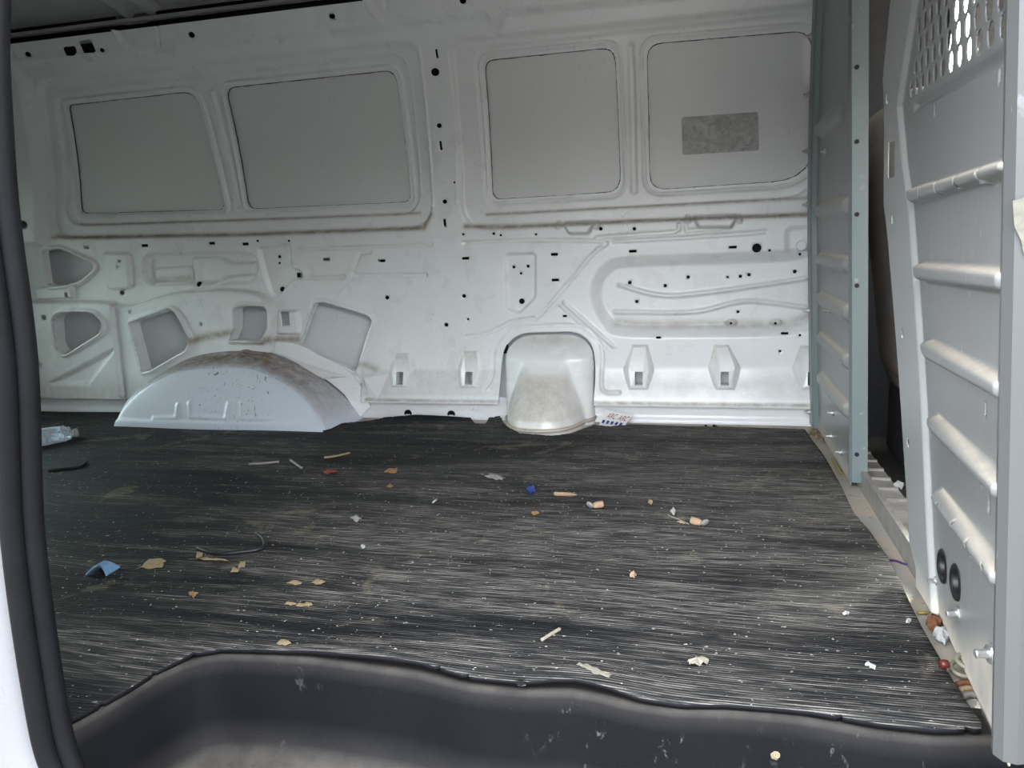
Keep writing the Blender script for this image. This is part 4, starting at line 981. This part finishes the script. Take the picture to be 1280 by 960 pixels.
# packet by the filler hump
def packet():
    P = [ony(749, 531, -.085), ony(778, 535, -.10), ony(791, 519, -.045), ony(757, 512, -.045)]
    o = empty('paper_packet', tuple(P[0])); tag(o, 'white paper packet with red lettering and blue squares beside the filler hump', 'packet')
    v = [tuple(p) for p in P]+[tuple(p+np.array([0, .004, -.003])) for p in P]
    q = MB().add(v, [(0, 1, 2, 3), (7, 6, 5, 4), (0, 4, 5, 1), (1, 5, 6, 2), (2, 6, 7, 3), (3, 7, 4, 0)]).build('packet_card', plain('packet_white_card', (.74, .73, .70), .7, 0, .1, 60)); keep(q, o); card = q
    P = [np.array(p) for p in P]
    def bil(u_, v_): return P[0]*(1-u_)*(1-v_)+P[1]*u_*(1-v_)+P[2]*u_*v_+P[3]*(1-u_)*v_
    nn = np.cross(P[1]-P[0], P[3]-P[0]); nn = nn/np.linalg.norm(nn); nn = nn if nn[1] < 0 else -nn
    e = MB()
    for k in range(5):
        u0 = .06+.18*k; e.add([bil(u0, .12)+nn*.0008, bil(u0+.11, .12)+nn*.0008, bil(u0+.11, .34)+nn*.0008, bil(u0, .34)+nn*.0008], [(0, 1, 2, 3)])
    q = e.build('blue_squares', M['bluebit']); q.parent = card
    for k, u0 in enumerate((.14, .58)):
        cu = bpy.data.curves.new('lettering', 'FONT'); cu.body = 'ARC'; cu.size = 1; ob = bpy.data.objects.new('lettering_source', cu); COL.objects.link(ob)
        bpy.context.view_layer.update(); me = bpy.data.meshes.new_from_object(ob.evaluated_get(bpy.context.evaluated_depsgraph_get())); bpy.data.objects.remove(ob)
        xs_ = [q.co.x for q in me.vertices]; x1 = max(xs_); y1 = max(q.co.y for q in me.vertices)
        for q in me.vertices: q.co = Vector(tuple(bil(u0+.34*q.co.x/x1+.05*q.co.y/y1, .48+.36*q.co.y/y1)+nn*.0009))
        q = link('lettering', me, M['redbit']); q.parent = card
packet()
# right edge litter on the steel strip
ZS = -.010
def sp(px, py, h=0): return onz(px, py, ZS+h)
def sstick(name, pts, r_, mat, label, cat): 
    return tag(MB().tube(spline([sp(*q, r_) for q in pts], 4) if len(pts) > 2 else [sp(*q, r_) for q in pts], r_, 6).build(name, M[mat], None, True), label, cat)
sstick('yellow_stick', [(1147, 766), (1161, 766)], .0022, 'yellow', 'yellow stick lying between mat and perforated partition', 'stick')
flake('curled_leaf', [(1160, 771), (1166, 763), (1178, 759), (1173, 765), (1164, 772)], 'masktape', 'pale curled sliver beside the yellow stick', 'leaf', crumple=.004, base=ZS, th=.0015)
flake('rusty_lump', [(1157, 783), (1163, 778), (1173, 779), (1177, 786), (1170, 793), (1160, 790)], 'rust', 'rusty brown lump by the mat edge below the yellow stick', 'lump', th=.008, crumple=.008, base=ZS)
flake('dark_shell', [(1170, 778), (1180, 778), (1186, 784), (1181, 787)], 'brass', 'dark curved shell behind the rusty lump', 'scrap', th=.003, crumple=.012, base=ZS)
flake('paper_wad', [(1166, 797), (1172, 793), (1182, 795), (1186, 803), (1181, 809), (1171, 804)], 'whitebit', 'crumpled cream paper wad by the perforated partition', 'paper', th=.008, crumple=.008, base=ZS)
tag(MB().lathe([(.002, -.005), (.005, -.004), (.006, 0), (.005, .005), (.002, .006)], FP(1180, 830, .006), (1, .3, 0), 12).build('red_bead', M['darkred'], None, True), 'dark red bead on the mat edge near the perforated partition', 'bead')
def ringclip():
    c = sp(1203, 836, .010); o = empty('spring_clip', tuple(c)); tag(o, 'dull brass ring clip by the foot of the perforated partition', 'clip')
    for k, (dx, dz, r_) in enumerate(((0, 0, .013), (.006, .008, .011))):
        pts = [(c[0]+dx+r_*math.cos(t), c[1]+dx+r_*math.sin(t), c[2]+dz+.003*math.sin(t)) for t in np.linspace(0, 2*math.pi*.95, 22)]
        q = MB().tube(pts, .003, 7).build('ring', M['brass'], None, True); keep(q, o)
    q = MB().tube([c+np.array([.012, -.002, -.004]), c+np.array([.024, -.008, -.002])], .0026, 6).build('tail', M['brass']); keep(q, o)
ringclip()
for k, (a, bq) in enumerate((((1196, 856), (1214, 854)), ((1200, 863), (1217, 861)), ((1204, 870), (1221, 869)))):
    sstick('rusty_coil_piece', [a, ((a[0]+bq[0])/2, a[1]-2), bq], .0042, ('rust', 'wood', 'masktape')[k], ['dark rusty coil piece, topmost of three below the ring clip', 'middle of three rusty coil pieces below the ring clip', 'palest and lowest of three coil pieces below the ring clip'][k], 'coil')
sstick('purple_thread', [(1111, 700), (1120, 701), (1128, 704), (1137, 706)], .0018, 'purple', 'purple thread across the steel strip', 'thread')
sstick('yellow_splinter', [(1040, 574), (1045, 582), (1052, 592)], .003, 'yellow', 'thin yellow splinter at the foot of the edge post', 'splinter')
names = 0
for k in range(26):
    x = random.uniform(1012, 1052); y = 540+(x-1012)*.62+random.uniform(-3, 6); a = random.uniform(1.5, 4)
    flake('leaf_bit', [(x-a, y+1), (x-a*.2, y-1.5), (x+a, y-.5), (x+a*.3, y+1.5)], random.choice(['leaf', 'straw', 'tan']), 'dry tan leaf bit in the corner by the narrow partition', 'leaf', th=.001, crumple=.006, base=ZS)['group'] = 'leaf bits in the floor corner'
flake('white_lump', [(1117, 609), (1122, 605), (1130, 608), (1127, 613)], 'whitebit', 'white lump on the cab threshold', 'lump', th=.006, crumple=.004, base=.02)
# on the step liner
def onriser(px, py, z): p = onz(px, py, z); return p
p = onz(969, 940, -.120); 
def steppt(px, py):
    best = None
    for z in np.linspace(-.006, -.125, 80):
        q = onz(px, py, z); a = np.interp(-z, [.003, .010, .030, .06, .09, .115], [.003, .006, .008, .010, .012, .015])
        yy = -1.495-a
        if best is None or abs(q[1]-yy) < best[0]: best = (abs(q[1]-yy), q)
    return best[1]
q = steppt(969, 941); tag(MB().lathe([(.002, -.006), (.006, -.003), (.007, .001), (.004, .005)], q+np.array([0, -.002, 0]), (.3, -1, .4), 7).build('tan_crumb', M['tan']), 'tan crumb stuck on the step liner', 'crumb')
q = steppt(897, 957); tag(MB().lathe([(.002, -.004), (.005, -.001), (.003, .003)], q, (.3, -1, .4), 6).build('blue_crumb', M['blueclip']), 'small blue crumb at the bottom of the step liner', 'crumb')
tag(MB().tube([steppt(x, y)+np.array([0, -.0015, .0]) for x, y in ((917, 886), (925, 896), (937, 910), (950, 924), (963, 933))], .0011, 5).build('thin_wire', M['ash']), 'thin wire hanging from the mat over the step liner', 'wire')
tag(MB().tube([steppt(x, y)+np.array([0, -.001, .0]) for x, y in ((829, 912), (830, 921), (830, 930))], .0016, 5).build('wood_splinter', M['tan']), 'upright tan splinter on the step liner face', 'splinter')
# countless crumbs
mb = MB()
for k in range(480):
    if random.random() < .55: px, py = random.uniform(60, 1180), random.uniform(560, 860)
    else: px, py = random.gauss(720, 190), random.gauss(655, 45)
    p = onz(px, py, .004)
    if not inside(np.array([p[0]]), np.array([p[1]]), MP)[0] or p[1] > -.25 or p[1] < -1.46: continue
    z = top_z(p[0], p[1]); s_ = random.choice([.0008, .001, .0012, .0015, .002]); a = random.random()*6.28
    v = [(p[0]+s_*random.uniform(.7, 1.6)*math.cos(a+t), p[1]+s_*random.uniform(.6, 1.2)*math.sin(a+t), z+.0002) for t in (0, 1.6, 3.1, 4.7)]+[(p[0], p[1], z+s_*.9)]
    mb.add(v, [(0, 1, 4), (1, 2, 4), (2, 3, 4), (3, 0, 4)])
tag(mb.build('crumbs', M['ash']), 'countless pale crumbs scattered over the rubber mat', 'crumbs', None, 'stuff')
